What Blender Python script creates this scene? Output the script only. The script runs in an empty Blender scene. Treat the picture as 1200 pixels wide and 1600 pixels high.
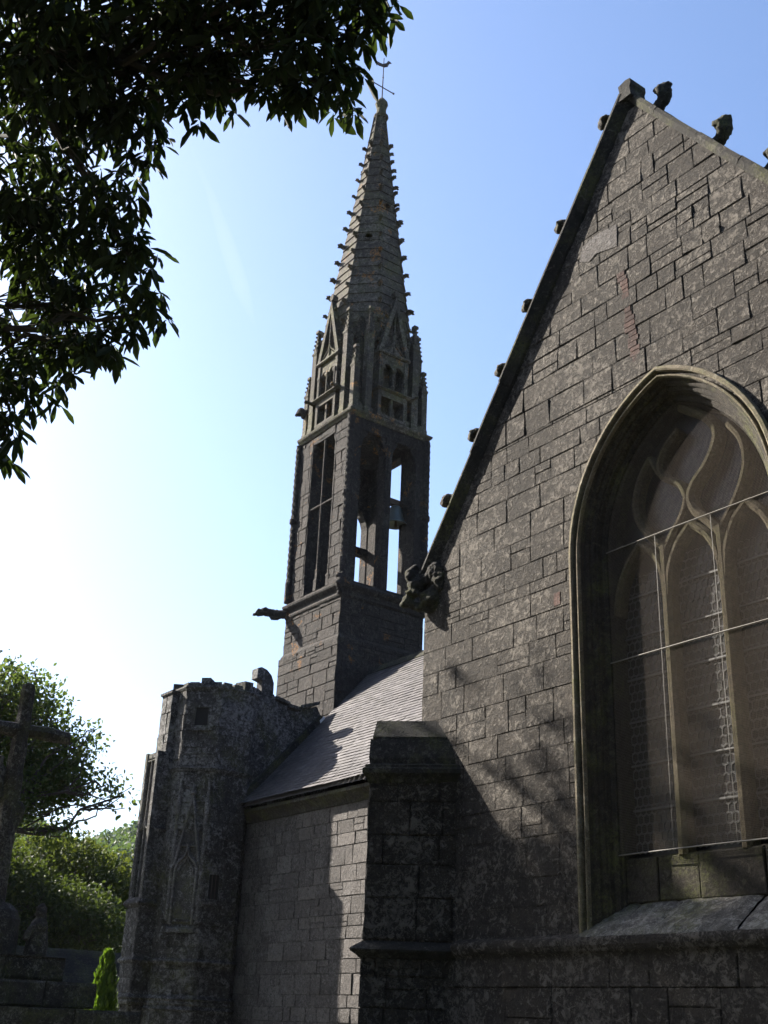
import bpy, math, random
from mathutils import Vector, Matrix, noise as mnoise

# ---------------------------------------------------------------- camera, sky, sun
SC = bpy.context.scene
ROOT = SC.collection
cam_d = bpy.data.cameras.new("camera")
cam_d.sensor_fit = 'HORIZONTAL'; cam_d.sensor_width = 36.0; cam_d.lens = 54.0
cam_d.clip_start = 0.05; cam_d.clip_end = 3000
cam = bpy.data.objects.new("camera", cam_d); ROOT.objects.link(cam)
_r = Vector((0.592952, 0.804291, 0.039037)); _u = Vector((0.307126, -0.270706, 0.912355)); _f = Vector((-0.744367, 0.528994, 0.407534))
CAM = Vector((0, -8.0, 1.6))
cam.matrix_world = Matrix(((_r.x, _u.x, -_f.x, CAM.x), (_r.y, _u.y, -_f.y, CAM.y), (_r.z, _u.z, -_f.z, CAM.z), (0, 0, 0, 1)))
SC.camera = cam

SUN_AZ = math.radians(180 + 23); SUN_EL = math.radians(33)       # counter-clockwise from +X
to_sun = Vector((math.cos(SUN_EL) * math.cos(SUN_AZ), math.cos(SUN_EL) * math.sin(SUN_AZ), math.sin(SUN_EL)))
W = bpy.data.worlds.new("World"); SC.world = W; W.use_nodes = True
nt = W.node_tree; nt.nodes.clear()
sky = nt.nodes.new("ShaderNodeTexSky"); sky.sky_type = 'NISHITA'; sky.sun_disc = False
sky.sun_elevation = SUN_EL; sky.sun_rotation = math.pi / 2 - SUN_AZ
sky.air_density = 1.15; sky.dust_density = 2.3; sky.ozone_density = 2.4; sky.altitude = 50
bg = nt.nodes.new("ShaderNodeBackground"); bg.inputs[1].default_value = 0.06
wo = nt.nodes.new("ShaderNodeOutputWorld")
tint = nt.nodes.new("ShaderNodeMix"); tint.data_type = 'RGBA'; tint.blend_type = 'MULTIPLY'; tint.inputs[0].default_value = 1.0
tint.inputs[7].default_value = (0.865, 0.925, 1.05, 1)
nt.links.new(sky.outputs[0], tint.inputs[6]); nt.links.new(tint.outputs[2], bg.inputs[0]); nt.links.new(bg.outputs[0], wo.inputs[0])
sd = bpy.data.lights.new("sun", 'SUN'); sd.energy = 5.0; sd.angle = math.radians(0.53); sd.color = (1.0, 0.93, 0.82)
sun = bpy.data.objects.new("sun", sd); ROOT.objects.link(sun)
sun.rotation_euler = (-to_sun).to_track_quat('-Z', 'Y').to_euler(); sun.location = (-30, -20, 40)
SC.view_settings.view_transform = 'Standard'; SC.view_settings.look = 'None'
SC.view_settings.exposure = 2.2; SC.view_settings.gamma = 1.0
SC.render.engine = 'CYCLES'
SC.cycles.max_bounces = 6; SC.cycles.diffuse_bounces = 3; SC.cycles.transparent_max_bounces = 12

# ---------------------------------------------------------------- materials
class NT:
    def __init__(s, name):
        s.m = bpy.data.materials.new(name); s.m.use_nodes = True
        s.t = s.m.node_tree; s.t.nodes.clear()
        s.out = s.t.nodes.new("ShaderNodeOutputMaterial")
    def n(s, typ, ins=None, **kw):
        nd = s.t.nodes.new(typ)
        for k, v in kw.items(): setattr(nd, k, v)
        if ins:
            for k, v in ins.items():
                if isinstance(v, bpy.types.NodeSocket): s.t.links.new(v, nd.inputs[k])
                else: nd.inputs[k].default_value = v
        return nd
    def noise(s, co, scale, detail=5, rough=0.6, dist=0.0):
        return s.n("ShaderNodeTexNoise", {"Vector": co, "Scale": scale, "Detail": detail, "Roughness": rough, "Distortion": dist}).outputs[0]
    def ramp(s, fac, stops):
        r = s.n("ShaderNodeValToRGB", {"Fac": fac}); e = r.color_ramp.elements
        while len(e) > 1: e.remove(e[-1])
        for i, (p, c) in enumerate(stops):
            el = e[0] if i == 0 else e.new(p)
            el.position = p; el.color = (c if len(c) == 4 else (*c, 1)) if not isinstance(c, float) else (c, c, c, 1)
        return r.outputs[0]
    def mix(s, fac, a, b, mode='MIX'):
        nd = s.n("ShaderNodeMix", data_type='RGBA', blend_type=mode)
        for i, v in ((0, fac), (6, a), (7, b)):
            if isinstance(v, bpy.types.NodeSocket): s.t.links.new(v, nd.inputs[i])
            else: nd.inputs[i].default_value = v if i == 0 else ((*v, 1) if len(v) == 3 else v)
        return nd.outputs[2]
    def math(s, op, a, b=0.0):
        return s.n("ShaderNodeMath", {0: a, 1: b}, operation=op).outputs[0]

ALB = 0.52
def c3(v, k=1.0): return (v[0] * k, v[1] * k, v[2] * k)

def stone(name, base, pale, dark, pale_amt=0.5, dark_amt=0.5, scale=1.0, orange=0.0, green=0.0, bump=0.5, bd=0.045):
    base, pale, dark = c3(base, ALB), c3(pale, ALB), c3(dark, ALB)
    s = NT(name)
    co = s.n("ShaderNodeNewGeometry").outputs["Position"]
    tone = s.n("ShaderNodeAttribute", attribute_name="tone").outputs["Fac"]
    n1 = s.noise(co, 6.5 * scale, 9, 0.72, 0.5); n2 = s.noise(co, 22 * scale, 6, 0.72, 0.7); n3 = s.noise(co, 75 * scale, 4, 0.75)
    n4 = s.noise(co, 1.1 * scale, 5, 0.6); n5 = s.noise(co, 160 * scale, 3, 0.7)
    a = s.math('ADD', s.math('MULTIPLY', n1, 0.55), s.math('MULTIPLY', n2, 0.45))
    col = s.mix(s.ramp(n3, [(0.38, 0.0), (0.62, 1.0)]), c3(base, 0.6), c3(base, 1.4))
    # per-block tone
    tv = s.ramp(tone, [(0.0, 0.62), (0.5, 0.98), (1.0, 1.42)])
    col = s.mix(1.0, col, tv, 'MULTIPLY')
    # pale crusty lichen patches: broad crusts broken up by small flecks
    g = s.math('MULTIPLY', s.math('SUBTRACT', n3, 0.5), 0.25)
    n8 = s.noise(co, 13 * scale, 6, 0.62, 0.9)
    k4 = s.math('MULTIPLY', s.math('SUBTRACT', n4, 0.5), 0.45)
    th = 0.575 - 0.07 * pale_amt
    pm = s.ramp(s.math('ADD', s.math('ADD', n8, g), k4), [(th, 0.0), (th + 0.035, 0.7), (th + 0.10, 1.0)])
    n7 = s.noise(co, 36 * scale, 3, 0.6, 1.0)
    fl = s.ramp(s.math('ADD', n7, k4), [(th + 0.05, 0.0), (th + 0.09, 0.8)])
    pm = s.math('MAXIMUM', pm, fl)
    col = s.mix(s.math('MULTIPLY', pm, 0.9), col, s.mix(n3, c3(pale, 0.65), c3(pale, 1.3)))
    # dark biological crust and pits
    n6 = s.noise(co, 9 * scale, 7, 0.72, 0.8)
    dm = s.ramp(n6, [(0.52 - 0.1 * dark_amt + 0.0, 0.0), (0.66 - 0.1 * dark_amt, 1.0)])
    col = s.mix(s.math('MULTIPLY', dm, 0.62), col, dark)
    pit = s.ramp(n5, [(0.60, 0.0), (0.70, 1.0)])
    col = s.mix(s.math('MULTIPLY', pit, 0.55), col, c3(dark, 0.7))
    if orange > 0:
        no = s.noise(co, 2.3 * scale, 4, 0.6, 0.5)
        om = s.math('MULTIPLY', s.ramp(no, [(0.66 - 0.06 * orange, 0.0), (0.71 - 0.06 * orange, 1.0)]), s.ramp(n2, [(0.45, 0.0), (0.6, 1.0)]))
        col = s.mix(s.math('MULTIPLY', om, 0.75), col, (0.30, 0.13, 0.025))
    if green > 0:
        ng = s.noise(co, 1.7 * scale, 5, 0.6, 0.2)
        gm = s.math('MULTIPLY', s.ramp(ng, [(0.50 - 0.1 * green, 0.0), (0.68 - 0.1 * green, 1.0)]), s.ramp(n2, [(0.38, 0.0), (0.62, 1.0)]))
        col = s.mix(s.math('MULTIPLY', gm, 0.55), col, (0.10, 0.105, 0.03))
    h = s.math('ADD', s.math('ADD', s.math('MULTIPLY', n2, 0.55), s.math('MULTIPLY', n3, 0.30)), s.math('MULTIPLY', n5, 0.16))
    h = s.math('ADD', h, s.math('MULTIPLY', pm, 0.10)); h = s.math('ADD', h, s.math('MULTIPLY', n8, 0.8))
    h = s.math('SUBTRACT', h, s.math('MULTIPLY', pit, 0.10))
    b = s.n("ShaderNodeBump", {"Strength": bump, "Distance": bd / scale, "Height": h}).outputs[0]
    p = s.n("ShaderNodeBsdfPrincipled", {"Base Color": col, "Roughness": 0.93, "Normal": b, "Specular IOR Level": 0.25})
    s.t.links.new(p.outputs[0], s.out.inputs[0])
    return s.m

GR = stone("lichened_granite", (0.098, 0.081, 0.066), (0.40, 0.355, 0.305), (0.024, 0.020, 0.016), 0.62, 0.6, 1.0, 0.0, 0.0, 1.0, 0.20)
GR_NAVE = stone("pale_granite_rubble", (0.235, 0.212, 0.200), (0.40, 0.37, 0.36), (0.06, 0.055, 0.055), 0.6, 0.35, 1.6, 0.0, 0.0, 1.0, 0.17)
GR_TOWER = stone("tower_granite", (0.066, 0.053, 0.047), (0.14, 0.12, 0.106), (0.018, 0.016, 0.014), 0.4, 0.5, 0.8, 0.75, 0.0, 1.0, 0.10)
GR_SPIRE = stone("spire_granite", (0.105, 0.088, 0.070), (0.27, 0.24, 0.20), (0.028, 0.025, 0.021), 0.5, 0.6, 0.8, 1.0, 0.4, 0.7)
GR_TUR = stone("turret_granite", (0.095, 0.088, 0.083), (0.38, 0.37, 0.37), (0.014, 0.013, 0.012), 0.9, 0.65, 0.9, 0.0, 0.05, 1.0)
GR_TURL = stone("turret_carving_stone", (0.16, 0.15, 0.145), (0.40, 0.39, 0.40), (0.03, 0.028, 0.025), 0.6, 0.6, 1.2, 0.0, 0.1, 0.6)
GR_TRIM = stone("hood_mould_stone", (0.22, 0.180, 0.125), (0.36, 0.32, 0.24), (0.06, 0.05, 0.035), 0.4, 0.3, 1.4, 0.0, 0.45, 0.5)
GR_TRAC = stone("tracery_stone", (0.17, 0.135, 0.085), (0.28, 0.24, 0.16), (0.05, 0.04, 0.028), 0.3, 0.4, 1.6, 0.0, 0.5, 0.5)
GR_JAMB = stone("shaded_jamb_stone", (0.060, 0.050, 0.040), (0.12, 0.105, 0.075), (0.018, 0.015, 0.012), 0.3, 0.5, 1.3, 0.0, 0.25, 0.5)  # hood stone darkened; shade of the jambs and apron is in its colour
GR_SILL = stone("sill_stone", (0.24, 0.22, 0.19), (0.50, 0.47, 0.42), (0.030, 0.027, 0.024), 0.7, 0.9, 1.1, 0.0, 0.4, 0.7)
GR_DARK = stone("mossy_dark_stone", (0.045, 0.040, 0.034), (0.15, 0.14, 0.12), (0.012, 0.011, 0.010), 0.35, 0.8, 1.3, 0.0, 0.4, 0.9)
GR_CROSS = stone("cross_granite", (0.075, 0.062, 0.050), (0.26, 0.235, 0.20), (0.020, 0.018, 0.016), 0.4, 0.7, 2.0, 0.0, 0.3, 0.7)

def slate_mat():
    s = NT("roof_slate")
    co = s.n("ShaderNodeNewGeometry").outputs["Position"]
    tone = s.n("ShaderNodeAttribute", attribute_name="tone").outputs["Fac"]
    n1 = s.noise(co, 4, 6, 0.6); n2 = s.noise(co, 45, 4, 0.7)
    col = s.ramp(tone, [(0.0, (0.032, 0.029, 0.033)), (0.5, (0.056, 0.051, 0.056)), (1.0, (0.100, 0.091, 0.096))])
    col = s.mix(s.ramp(n1, [(0.35, 0.0), (0.7, 0.7)]), col, (0.068, 0.061, 0.057))
    col = s.mix(s.ramp(n2, [(0.60, 0.0), (0.74, 0.5)]), col, (0.16, 0.145, 0.14))
    b = s.n("ShaderNodeBump", {"Strength": 0.4, "Distance": 0.01, "Height": n2}).outputs[0]
    p = s.n("ShaderNodeBsdfPrincipled", {"Base Color": col, "Roughness": 0.72, "Normal": b, "Specular IOR Level": 0.2})
    s.t.links.new(p.outputs[0], s.out.inputs[0]); return s.m
SLATE = slate_mat()

def plain(name, col, rough=0.6, metal=0.0, var=0.3, scale=20, bump=0.2, spec=0.4):
    s = NT(name); co = s.n("ShaderNodeNewGeometry").outputs["Position"]
    n1 = s.noise(co, scale, 5, 0.65)
    c = s.mix(n1, c3(col, 1 - var), c3(col, 1 + var))
    b = s.n("ShaderNodeBump", {"Strength": bump, "Distance": 0.01, "Height": n1}).outputs[0]
    p = s.n("ShaderNodeBsdfPrincipled", {"Base Color": c, "Roughness": rough, "Metallic": metal, "Normal": b, "Specular IOR Level": spec})
    s.t.links.new(p.outputs[0], s.out.inputs[0]); return s.m
IRON = plain("rusty_iron", (0.05, 0.035, 0.028), 0.7, 0.3)
GALV = plain("galvanised_wire", (0.112, 0.090, 0.072), 0.7, 0.0, spec=0.2)
ROD = plain("pale_metal_rod", (0.105, 0.095, 0.08), 0.6, 0.0)
LEAD = plain("lead_came", (0.10, 0.10, 0.098), 0.6, 0.0)
BRONZE = plain("bell_bronze", (0.10, 0.11, 0.10), 0.5, 0.6)
WOODM = plain("old_timber", (0.07, 0.05, 0.035), 0.85)
FLASH = plain("zinc_flashing", (0.6, 0.6, 0.6), 0.35, 0.5)
BARK = plain("bark", (0.045, 0.036, 0.028), 0.95, 0, 0.45, 14, 0.8)

def glass_mat():
    s = NT("old_window_glass"); co = s.n("ShaderNodeNewGeometry").outputs["Position"]
    n1 = s.noise(co, 9, 3, 0.5); v = s.n("ShaderNodeTexVoronoi", {"Vector": co, "Scale": 11.0}).outputs["Color"]
    col = s.mix(0.2, s.ramp(n1, [(0.35, (0.008, 0.009, 0.010)), (0.6, (0.016, 0.015, 0.013)), (0.75, (0.014, 0.024, 0.018))]), s.mix(1.0, v, (0.03, 0.028, 0.024), 'MULTIPLY'))
    b = s.n("ShaderNodeBump", {"Strength": 0.35, "Distance": 0.02, "Height": n1}).outputs[0]
    p = s.n("ShaderNodeBsdfPrincipled", {"Base Color": col, "Roughness": 0.3, "Normal": b, "Specular IOR Level": 0.25})
    s.t.links.new(p.outputs[0], s.out.inputs[0]); return s.m
GLASS = glass_mat()

def leaf_mat(name, c0, c1, c2, trans=0.4, tcol=(0.16, 0.26, 0.02)):
    s = NT(name); tone = s.n("ShaderNodeAttribute", attribute_name="tone").outputs["Fac"]
    col = s.ramp(tone, [(0.0, c0), (0.55, c1), (1.0, c2)])
    d = s.n("ShaderNodeBsdfPrincipled", {"Base Color": col, "Roughness": 0.7, "Specular IOR Level": 0.2})
    t = s.n("ShaderNodeBsdfTranslucent", {"Color": s.mix(0.6, s.mix(0.3, col, tcol), tcol)})
    m = s.n("ShaderNodeMixShader", {0: trans, 1: d.outputs[0], 2: t.outputs[0]})
    s.t.links.new(m.outputs[0], s.out.inputs[0]); return s.m
LEAF = leaf_mat("chestnut_leaf", (0.008, 0.012, 0.004), (0.013, 0.020, 0.006), (0.028, 0.040, 0.010), 0.22, (0.05, 0.08, 0.01))
LEAF2 = leaf_mat("broad_leaf", (0.016, 0.030, 0.008), (0.036, 0.060, 0.014), (0.085, 0.085, 0.025), 0.42, (0.12, 0.17, 0.025))
LEAF3 = leaf_mat("light_leaf", (0.014, 0.024, 0.006), (0.028, 0.043, 0.010), (0.07, 0.08, 0.016), 0.36, (0.12, 0.15, 0.018))
LEAF4 = leaf_mat("shade_leaf", (0.010, 0.018, 0.005), (0.020, 0.032, 0.009), (0.07, 0.09, 0.02), 0.25, (0.10, 0.14, 0.02))
CONIF = leaf_mat("golden_conifer", (0.012, 0.028, 0.005), (0.04, 0.085, 0.010), (0.11, 0.17, 0.018), 0.35, (0.16, 0.27, 0.015))
HILLLEAF = leaf_mat("far_forest_leaf", (0.03, 0.05, 0.03), (0.05, 0.075, 0.04), (0.07, 0.10, 0.05), 0.2)

def ground_mat():
    s = NT("churchyard_ground"); co = s.n("ShaderNodeNewGeometry").outputs["Position"]
    n1 = s.noise(co, 0.6, 6, 0.6); n2 = s.noise(co, 14, 5, 0.7)
    col = s.mix(s.ramp(n1, [(0.4, 0.0), (0.6, 1.0)]), (0.05, 0.07, 0.025), (0.13, 0.11, 0.08))
    col = s.mix(s.math('MULTIPLY', n2, 0.5), col, (0.04, 0.045, 0.02))
    b = s.n("ShaderNodeBump", {"Strength": 0.6, "Distance": 0.04, "Height": n2}).outputs[0]
    p = s.n("ShaderNodeBsdfPrincipled", {"Base Color": col, "Roughness": 0.95, "Normal": b})
    s.t.links.new(p.outputs[0], s.out.inputs[0]); return s.m
GROUND = ground_mat()

# ---------------------------------------------------------------- mesh helpers
class MB:
    def __init__(s): s.v = []; s.f = []; s.t = []
    def add(s, vs, fs, tone=0.5):
        o = len(s.v); s.v.extend([tuple(p) for p in vs])
        for f in fs: s.f.append(tuple(i + o for i in f)); s.t.append(tone)
    def box(s, x0, x1, y0, y1, z0, z1, tone=0.5):
        v = [(x0, y0, z0), (x1, y0, z0), (x1, y1, z0), (x0, y1, z0), (x0, y0, z1), (x1, y0, z1), (x1, y1, z1), (x0, y1, z1)]
        s.add(v, [(0, 3, 2, 1), (4, 5, 6, 7), (0, 1, 5, 4), (1, 2, 6, 5), (2, 3, 7, 6), (3, 0, 4, 7)], tone)
    def prism(s, poly, off, tone=0.5):
        n = len(poly); off = Vector(off); a = [Vector(p) for p in poly]; b = [p + off for p in a]
        s.add(a + b, [tuple(range(n))[::-1], tuple(range(n, 2 * n))] + [(i, (i + 1) % n, n + (i + 1) % n, n + i) for i in range(n)], tone)
    def loft(s, rings, closed=True, caps=True, tone=0.5):
        n = len(rings[0]); vs = [p for r in rings for p in r]; fs = []
        for k in range(len(rings) - 1):
            for i in range(n if closed else n - 1):
                j = (i + 1) % n; fs.append((k * n + i, k * n + j, (k + 1) * n + j, (k + 1) * n + i))
        if caps and closed: fs += [tuple(range(n))[::-1], tuple(range((len(rings) - 1) * n, len(rings) * n))]
        s.add(vs, fs, tone)
    def tube(s, pts, rad, n=6, tone=0.5):
        pts = [Vector(p) for p in pts]; rings = []
        if not hasattr(rad, '__len__'): rad = [rad] * len(pts)
        up = Vector((0, 0, 1))
        for i, p in enumerate(pts):
            d = (pts[min(i + 1, len(pts) - 1)] - pts[max(i - 1, 0)])
            if d.length < 1e-6: d = Vector((0, 0, 1))
            d.normalize(); a = d.cross(up)
            if a.length < 0.05: a = d.cross(Vector((1, 0, 0)))
            a.normalize(); b = d.cross(a)
            rings.append([p + (a * math.cos(2 * math.pi * k / n) + b * math.sin(2 * math.pi * k / n)) * rad[i] for k in range(n)])
        s.loft(rings, tone=tone)
    def strip(s, pts, w, nrm, depth, tone=0.5, cham=0.25):
        """rectangular moulding with chamfered front, swept along pts lying in a plane of normal nrm (nrm points outward)"""
        pts = [Vector(p) for p in pts]; nrm = Vector(nrm).normalized(); rings = []
        for i, p in enumerate(pts):
            d = (pts[min(i + 1, len(pts) - 1)] - pts[max(i - 1, 0)]).normalized(); a = d.cross(nrm).normalized()
            rings.append([p - a * w / 2, p - a * w / 2 + nrm * depth * (1 - cham), p - a * w * 0.18 + nrm * depth, p + a * w * 0.18 + nrm * depth, p + a * w / 2 + nrm * depth * (1 - cham), p + a * w / 2])
        s.loft(rings, tone=tone)
    def ell(s, c, r, n=10, m=7, tone=0.5, rot=None):
        c = Vector(c); vs = []; 
        for j in range(m + 1):
            th = math.pi * j / m
            for i in range(n):
                ph = 2 * math.pi * i / n
                p = Vector((r[0] * math.sin(th) * math.cos(ph), r[1] * math.sin(th) * math.sin(ph), r[2] * math.cos(th)))
                if rot: p = rot @ p
                vs.append(c + p)
        fs = [(j * n + i, j * n + (i + 1) % n, (j + 1) * n + (i + 1) % n, (j + 1) * n + i) for j in range(m) for i in range(n)]
        s.add(vs, fs, tone)
    def build(s, name, mat, parent=None, smooth=False):
        me = bpy.data.meshes.new(name); me.from_pydata(s.v, [], s.f); me.update()
        at = me.attributes.new("tone", 'FLOAT', 'FACE'); at.data.foreach_set("value", s.t)
        if smooth: me.polygons.foreach_set("use_smooth", [True] * len(me.polygons))
        me.materials.append(mat)
        o = bpy.data.objects.new(name, me); ROOT.objects.link(o)
        if parent is not None: set_parent(o, parent)
        return o

def world_of(o):
    m = Matrix.Translation(o.location) @ o.rotation_euler.to_matrix().to_4x4()
    s = o.scale; return m @ Matrix.Diagonal((s[0], s[1], s[2], 1))
def chain_world(o):
    m = world_of(o)
    if o.parent is not None: m = chain_world(o.parent) @ o.matrix_parent_inverse @ m
    return m
def set_parent(o, p):
    o.parent = p; o.matrix_parent_inverse = chain_world(p).inverted()
def thing(name, label, cat, loc, group=None):
    o = bpy.data.objects.new(name, None); ROOT.objects.link(o); o.location = loc; o.empty_display_size = 0.3
    o["label"] = label; o["category"] = cat
    if group: o["group"] = group
    return o
def tag(o, label, cat, group=None):
    o["label"] = label; o["category"] = cat
    if group: o["group"] = group
    return o
def setting(o, kind="structure"): o["kind"] = kind; return o

def sculpt(name, mat, parent, ells=(), caps=(), voxel=0.02, rough=0.012, nscale=18, seed=0):
    """continuous carved surface: ellipsoids and tapered capsules fused by a voxel remesh"""
    mb = MB()
    for c, r in ells: mb.ell(c, r if hasattr(r, '__len__') else (r, r, r), 12, 8)
    for pts, rad in caps:
        mb.tube(pts, rad, 8)
        rr = rad if hasattr(rad, '__len__') else [rad] * len(pts)
        for p, r in zip(pts, rr): mb.ell(p, (r, r, r), 8, 6)
    me = bpy.data.meshes.new("tmp"); me.from_pydata(mb.v, [], mb.f)
    o = bpy.data.objects.new("tmp", me); ROOT.objects.link(o)
    md = o.modifiers.new("r", 'REMESH'); md.mode = 'VOXEL'; md.voxel_size = voxel; md.use_smooth_shade = True
    md2 = o.modifiers.new("s", 'SMOOTH'); md2.iterations = 3; md2.factor = 0.5
    dg = bpy.context.evaluated_depsgraph_get(); ev = o.evaluated_get(dg)
    m2 = bpy.data.meshes.new_from_object(ev); 
    bpy.data.objects.remove(o); bpy.data.meshes.remove(me)
    for v in m2.vertices:
        k = mnoise.noise(v.co * nscale + Vector((seed, 0, 0))) + 0.5 * mnoise.noise(v.co * nscale * 2.3)
        v.co += v.normal * k * rough
    m2.name = name; m2.materials.clear(); m2.materials.append(mat)
    at = m2.attributes.get("tone") or m2.attributes.new("tone", 'FLOAT', 'FACE')
    at.data.foreach_set("value", [0.5] * len(m2.polygons))
    ob = bpy.data.objects.new(name, m2); ROOT.objects.link(ob)
    if parent is not None: set_parent(ob, parent)
    return ob

def ashlar(mb, O, U, N, z0, z1, Lf, Rf, h=0.33, wl=(0.35, 0.95), joint=0.008, groove=0.02, bev=0.010, seed=0, prot=0.012, samples=1, split=0.25, rough=0.004, tsd=0.15, gt=0.3):
    """coursed stone blocks on a vertical plane; Lf(z), Rf(z) give the left and right edge of the wall at height z"""
    rnd = random.Random(seed); O = Vector(O); U = Vector(U).normalized(); N = Vector(N).normalized()
    z = z0; row = 0
    def put(a, b, za, zb, l_ok, r_ok):
        zs = [za + joint / 2 + (zb - za - joint) * k / samples for k in range(samples + 1)]
        R = [min(b - joint / 2, Rf(q)) for q in zs]; L = [max(a + joint / 2, Lf(q)) for q in zs]
        if all(r - l < 0.03 for l, r in zip(L, R)): return
        R = [max(r, l + 0.002) for l, r in zip(L, R)]
        ring = [(r, q) for r, q in zip(R, zs)] + [(l, q) for l, q in reversed(list(zip(L, zs)))]
        cu = sum(p[0] for p in ring) / len(ring); cz = sum(p[1] for p in ring) / len(ring)
        hu = max(1e-3, (max(p[0] for p in ring) - min(p[0] for p in ring)) / 2); hz = (zb - za) / 2
        p = rnd.uniform(0, prot); t1 = rnd.gauss(0, rough); t2 = rnd.gauss(0, rough); n = len(ring)
        j = [(rnd.uniform(-.3, 1) * bev, rnd.uniform(-.3, 1) * bev) for _ in ring]
        b_ = [min(bev, 0.4 * hu) * rnd.uniform(.7, 1.6) for _ in ring]
        outer = [O + U * u + Vector((0, 0, q)) - N * groove for u, q in ring]
        mid = [O + U * (u) + Vector((0, 0, q)) + N * (p - bev * 0.8) for (u, q) in ring]
        inner = []
        for (u, q), bb in zip(ring, b_):
            du = max(-1, min(1, (cu - u) / hu)); dz = max(-1, min(1, (cz - q) / hz))
            inner.append(O + U * (u + du * bb) + Vector((0, 0, q + dz * bb)) + N * (p + t1 * (u - cu) / hu + t2 * (q - cz) / hz))
        fs = [(i, (i + 1) % n, n + (i + 1) % n, n + i) for i in range(n)] + [(n + i, n + (i + 1) % n, 2 * n + (i + 1) % n, 2 * n + i) for i in range(n)] + [tuple(range(2 * n, 3 * n))]
        mb.add(outer + mid + inner, fs, min(1, max(0.02, rnd.gauss(0.5, tsd))))
        mb.t[-(2 * n + 1):-(n + 1)] = [gt] * n
    while z < z1 - 0.02:
        hh = h * rnd.uniform(0.72, 1.28)
        if z + hh > z1 - 0.1 * h: hh = z1 - z
        lo = min(Lf(z), Lf(z + hh)); hi = max(Rf(z), Rf(z + hh))
        if samples > 1: lo = min(Lf(z + hh * k / 4) for k in range(5)); hi = max(Rf(z + hh * k / 4) for k in range(5))
        if hi - lo > 0.03:
            u = lo - rnd.uniform(0, wl[0] * 0.7)
            while u < hi:
                w = rnd.uniform(*wl)
                if hi - (u + w) < wl[0] * 0.4: w = hi - u + 0.001
                if rnd.random() < split and hh > 0.2 * h and w < 0.8 * wl[1]:
                    k = rnd.uniform(.35, .65); put(u, u + w, z, z + hh * k, 0, 0); put(u, u + w, z + hh * k, z + hh, 0, 0)
                else: put(u, u + w, z, z + hh, 0, 0)
                u += w
        z += hh; row += 1

def cst(v): return lambda z: v

# ---------------------------------------------------------------- ground
g = MB(); g.add([(-1200, -1200, 0), (1200, -1200, 0), (1200, 1200, 0), (-1200, 1200, 0)], [(0, 1, 2, 3)])
setting(g.build("ground", GROUND))

# ================================================================ TRANSEPT with the big window
XL, XR, XA, ZA, ZK = -10.33, -3.11, -6.72, 11.42, 6.42
RS = (ZA - ZK) / (XA - XL)
TR = thing("church_transept", "steep granite gable end with the large traceried pointed window, close on the right", "church gable", (-6.7, 0.4, 0))
def rakeL(z): return XL if z < ZK else XL + (z - ZK) / RS
def rakeR(z): return XR if z < ZK else XR - (z - ZK) / RS
WCX, WHW, WSP, WR, WZ0 = -6.58, 1.24, 6.05, 1.76, 2.42
WOF = WR - WHW
def archL(z, s=0.0):
    if z <= WSP: return WCX - WHW + s
    q = (WR - s) ** 2 - (z - WSP) ** 2
    if q <= WOF ** 2: return WCX
    return WCX + WOF - math.sqrt(q)
def archR(z, s=0.0): return 2 * WCX - archL(z, s)
def arch_path(s, z0=WZ0, n=14):
    R = WR - s; za = math.sqrt(R * R - WOF * WOF); a1 = math.atan2(za, WOF)
    L = [(WCX - WHW + s, z0 + (WSP - z0) * k / 4) for k in range(4)]
    L += [(WCX + WOF - R * math.cos(a1 * k / n), WSP + R * math.sin(a1 * k / n)) for k in range(n + 1)]
    Rr = [(2 * WCX - x, z) for x, z in reversed(L[:-1])]
    return L + Rr

body = MB()
zs = [0, 2.40] + [2.40 + (11.3 - 2.40) * k / 40 for k in range(1, 41)]
for yy, flip in ((0.008, 0), (0.8, 1)):
    for a, b in zip(zs[:-1], zs[1:]):
        if b <= 2.401:
            body.add([(rakeL(a), yy, a), (rakeR(a), yy, a), (rakeR(b), yy, b), (rakeL(b), yy, b)], [(0, 1, 2, 3)])
        else:
            s = 0.06 if not flip else 0.3
            body.add([(rakeL(a), yy, a), (archL(a, s), yy, a), (archL(b, s), yy, b), (rakeL(b), yy, b)], [(0, 1, 2, 3)])
            body.add([(archR(a, s), yy, a), (rakeR(a), yy, a), (rakeR(b), yy, b), (archR(b, s), yy, b)], [(0, 1, 2, 3)])
body.box(XL + .02, XL + .7, 0.03, 5, 0, ZK - .1)          # west side wall core
body.box(XR - .7, XR - .02, 0.03, 5, 0, ZK - .1)
body.add([(XL + .02, .02, 0), (XL + .02, .8, 0), (XL + .02, .8, ZK), (XL + .02, .02, ZK)], [(0, 1, 2, 3)])
ashlar(body, (0, 0, 0), (1, 0, 0), (0, -1, 0), 2.40, 6.0, rakeL, lambda z: archL(z, 0.03), h=0.31, wl=(0.26, 0.70), seed=11, prot=0.004, rough=0.0015, bev=0.005, joint=0.005, groove=.007)
ashlar(body, (0, 0, 0), (1, 0, 0), (0, -1, 0), 2.40, 6.0, lambda z: archR(z, 0.03), rakeR, h=0.31, wl=(0.26, 0.70), seed=12, prot=0.004, rough=0.0015, bev=0.005, joint=0.005, groove=.007)
ashlar(body, (0, 0, 0), (1, 0, 0), (0, -1, 0), 6.0, 7.8, rakeL, lambda z: archL(z, 0.03), h=0.27, wl=(0.2, 0.62), seed=13, prot=0.005, samples=5, rough=0.002, bev=0.006, joint=0.006, groove=.007)
ashlar(body, (0, 0, 0), (1, 0, 0), (0, -1, 0), 6.0, 7.8, lambda z: archR(z, 0.03), rakeR, h=0.27, wl=(0.2, 0.62), seed=14, prot=0.005, samples=5, rough=0.002, bev=0.006, joint=0.006, groove=.007)
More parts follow.
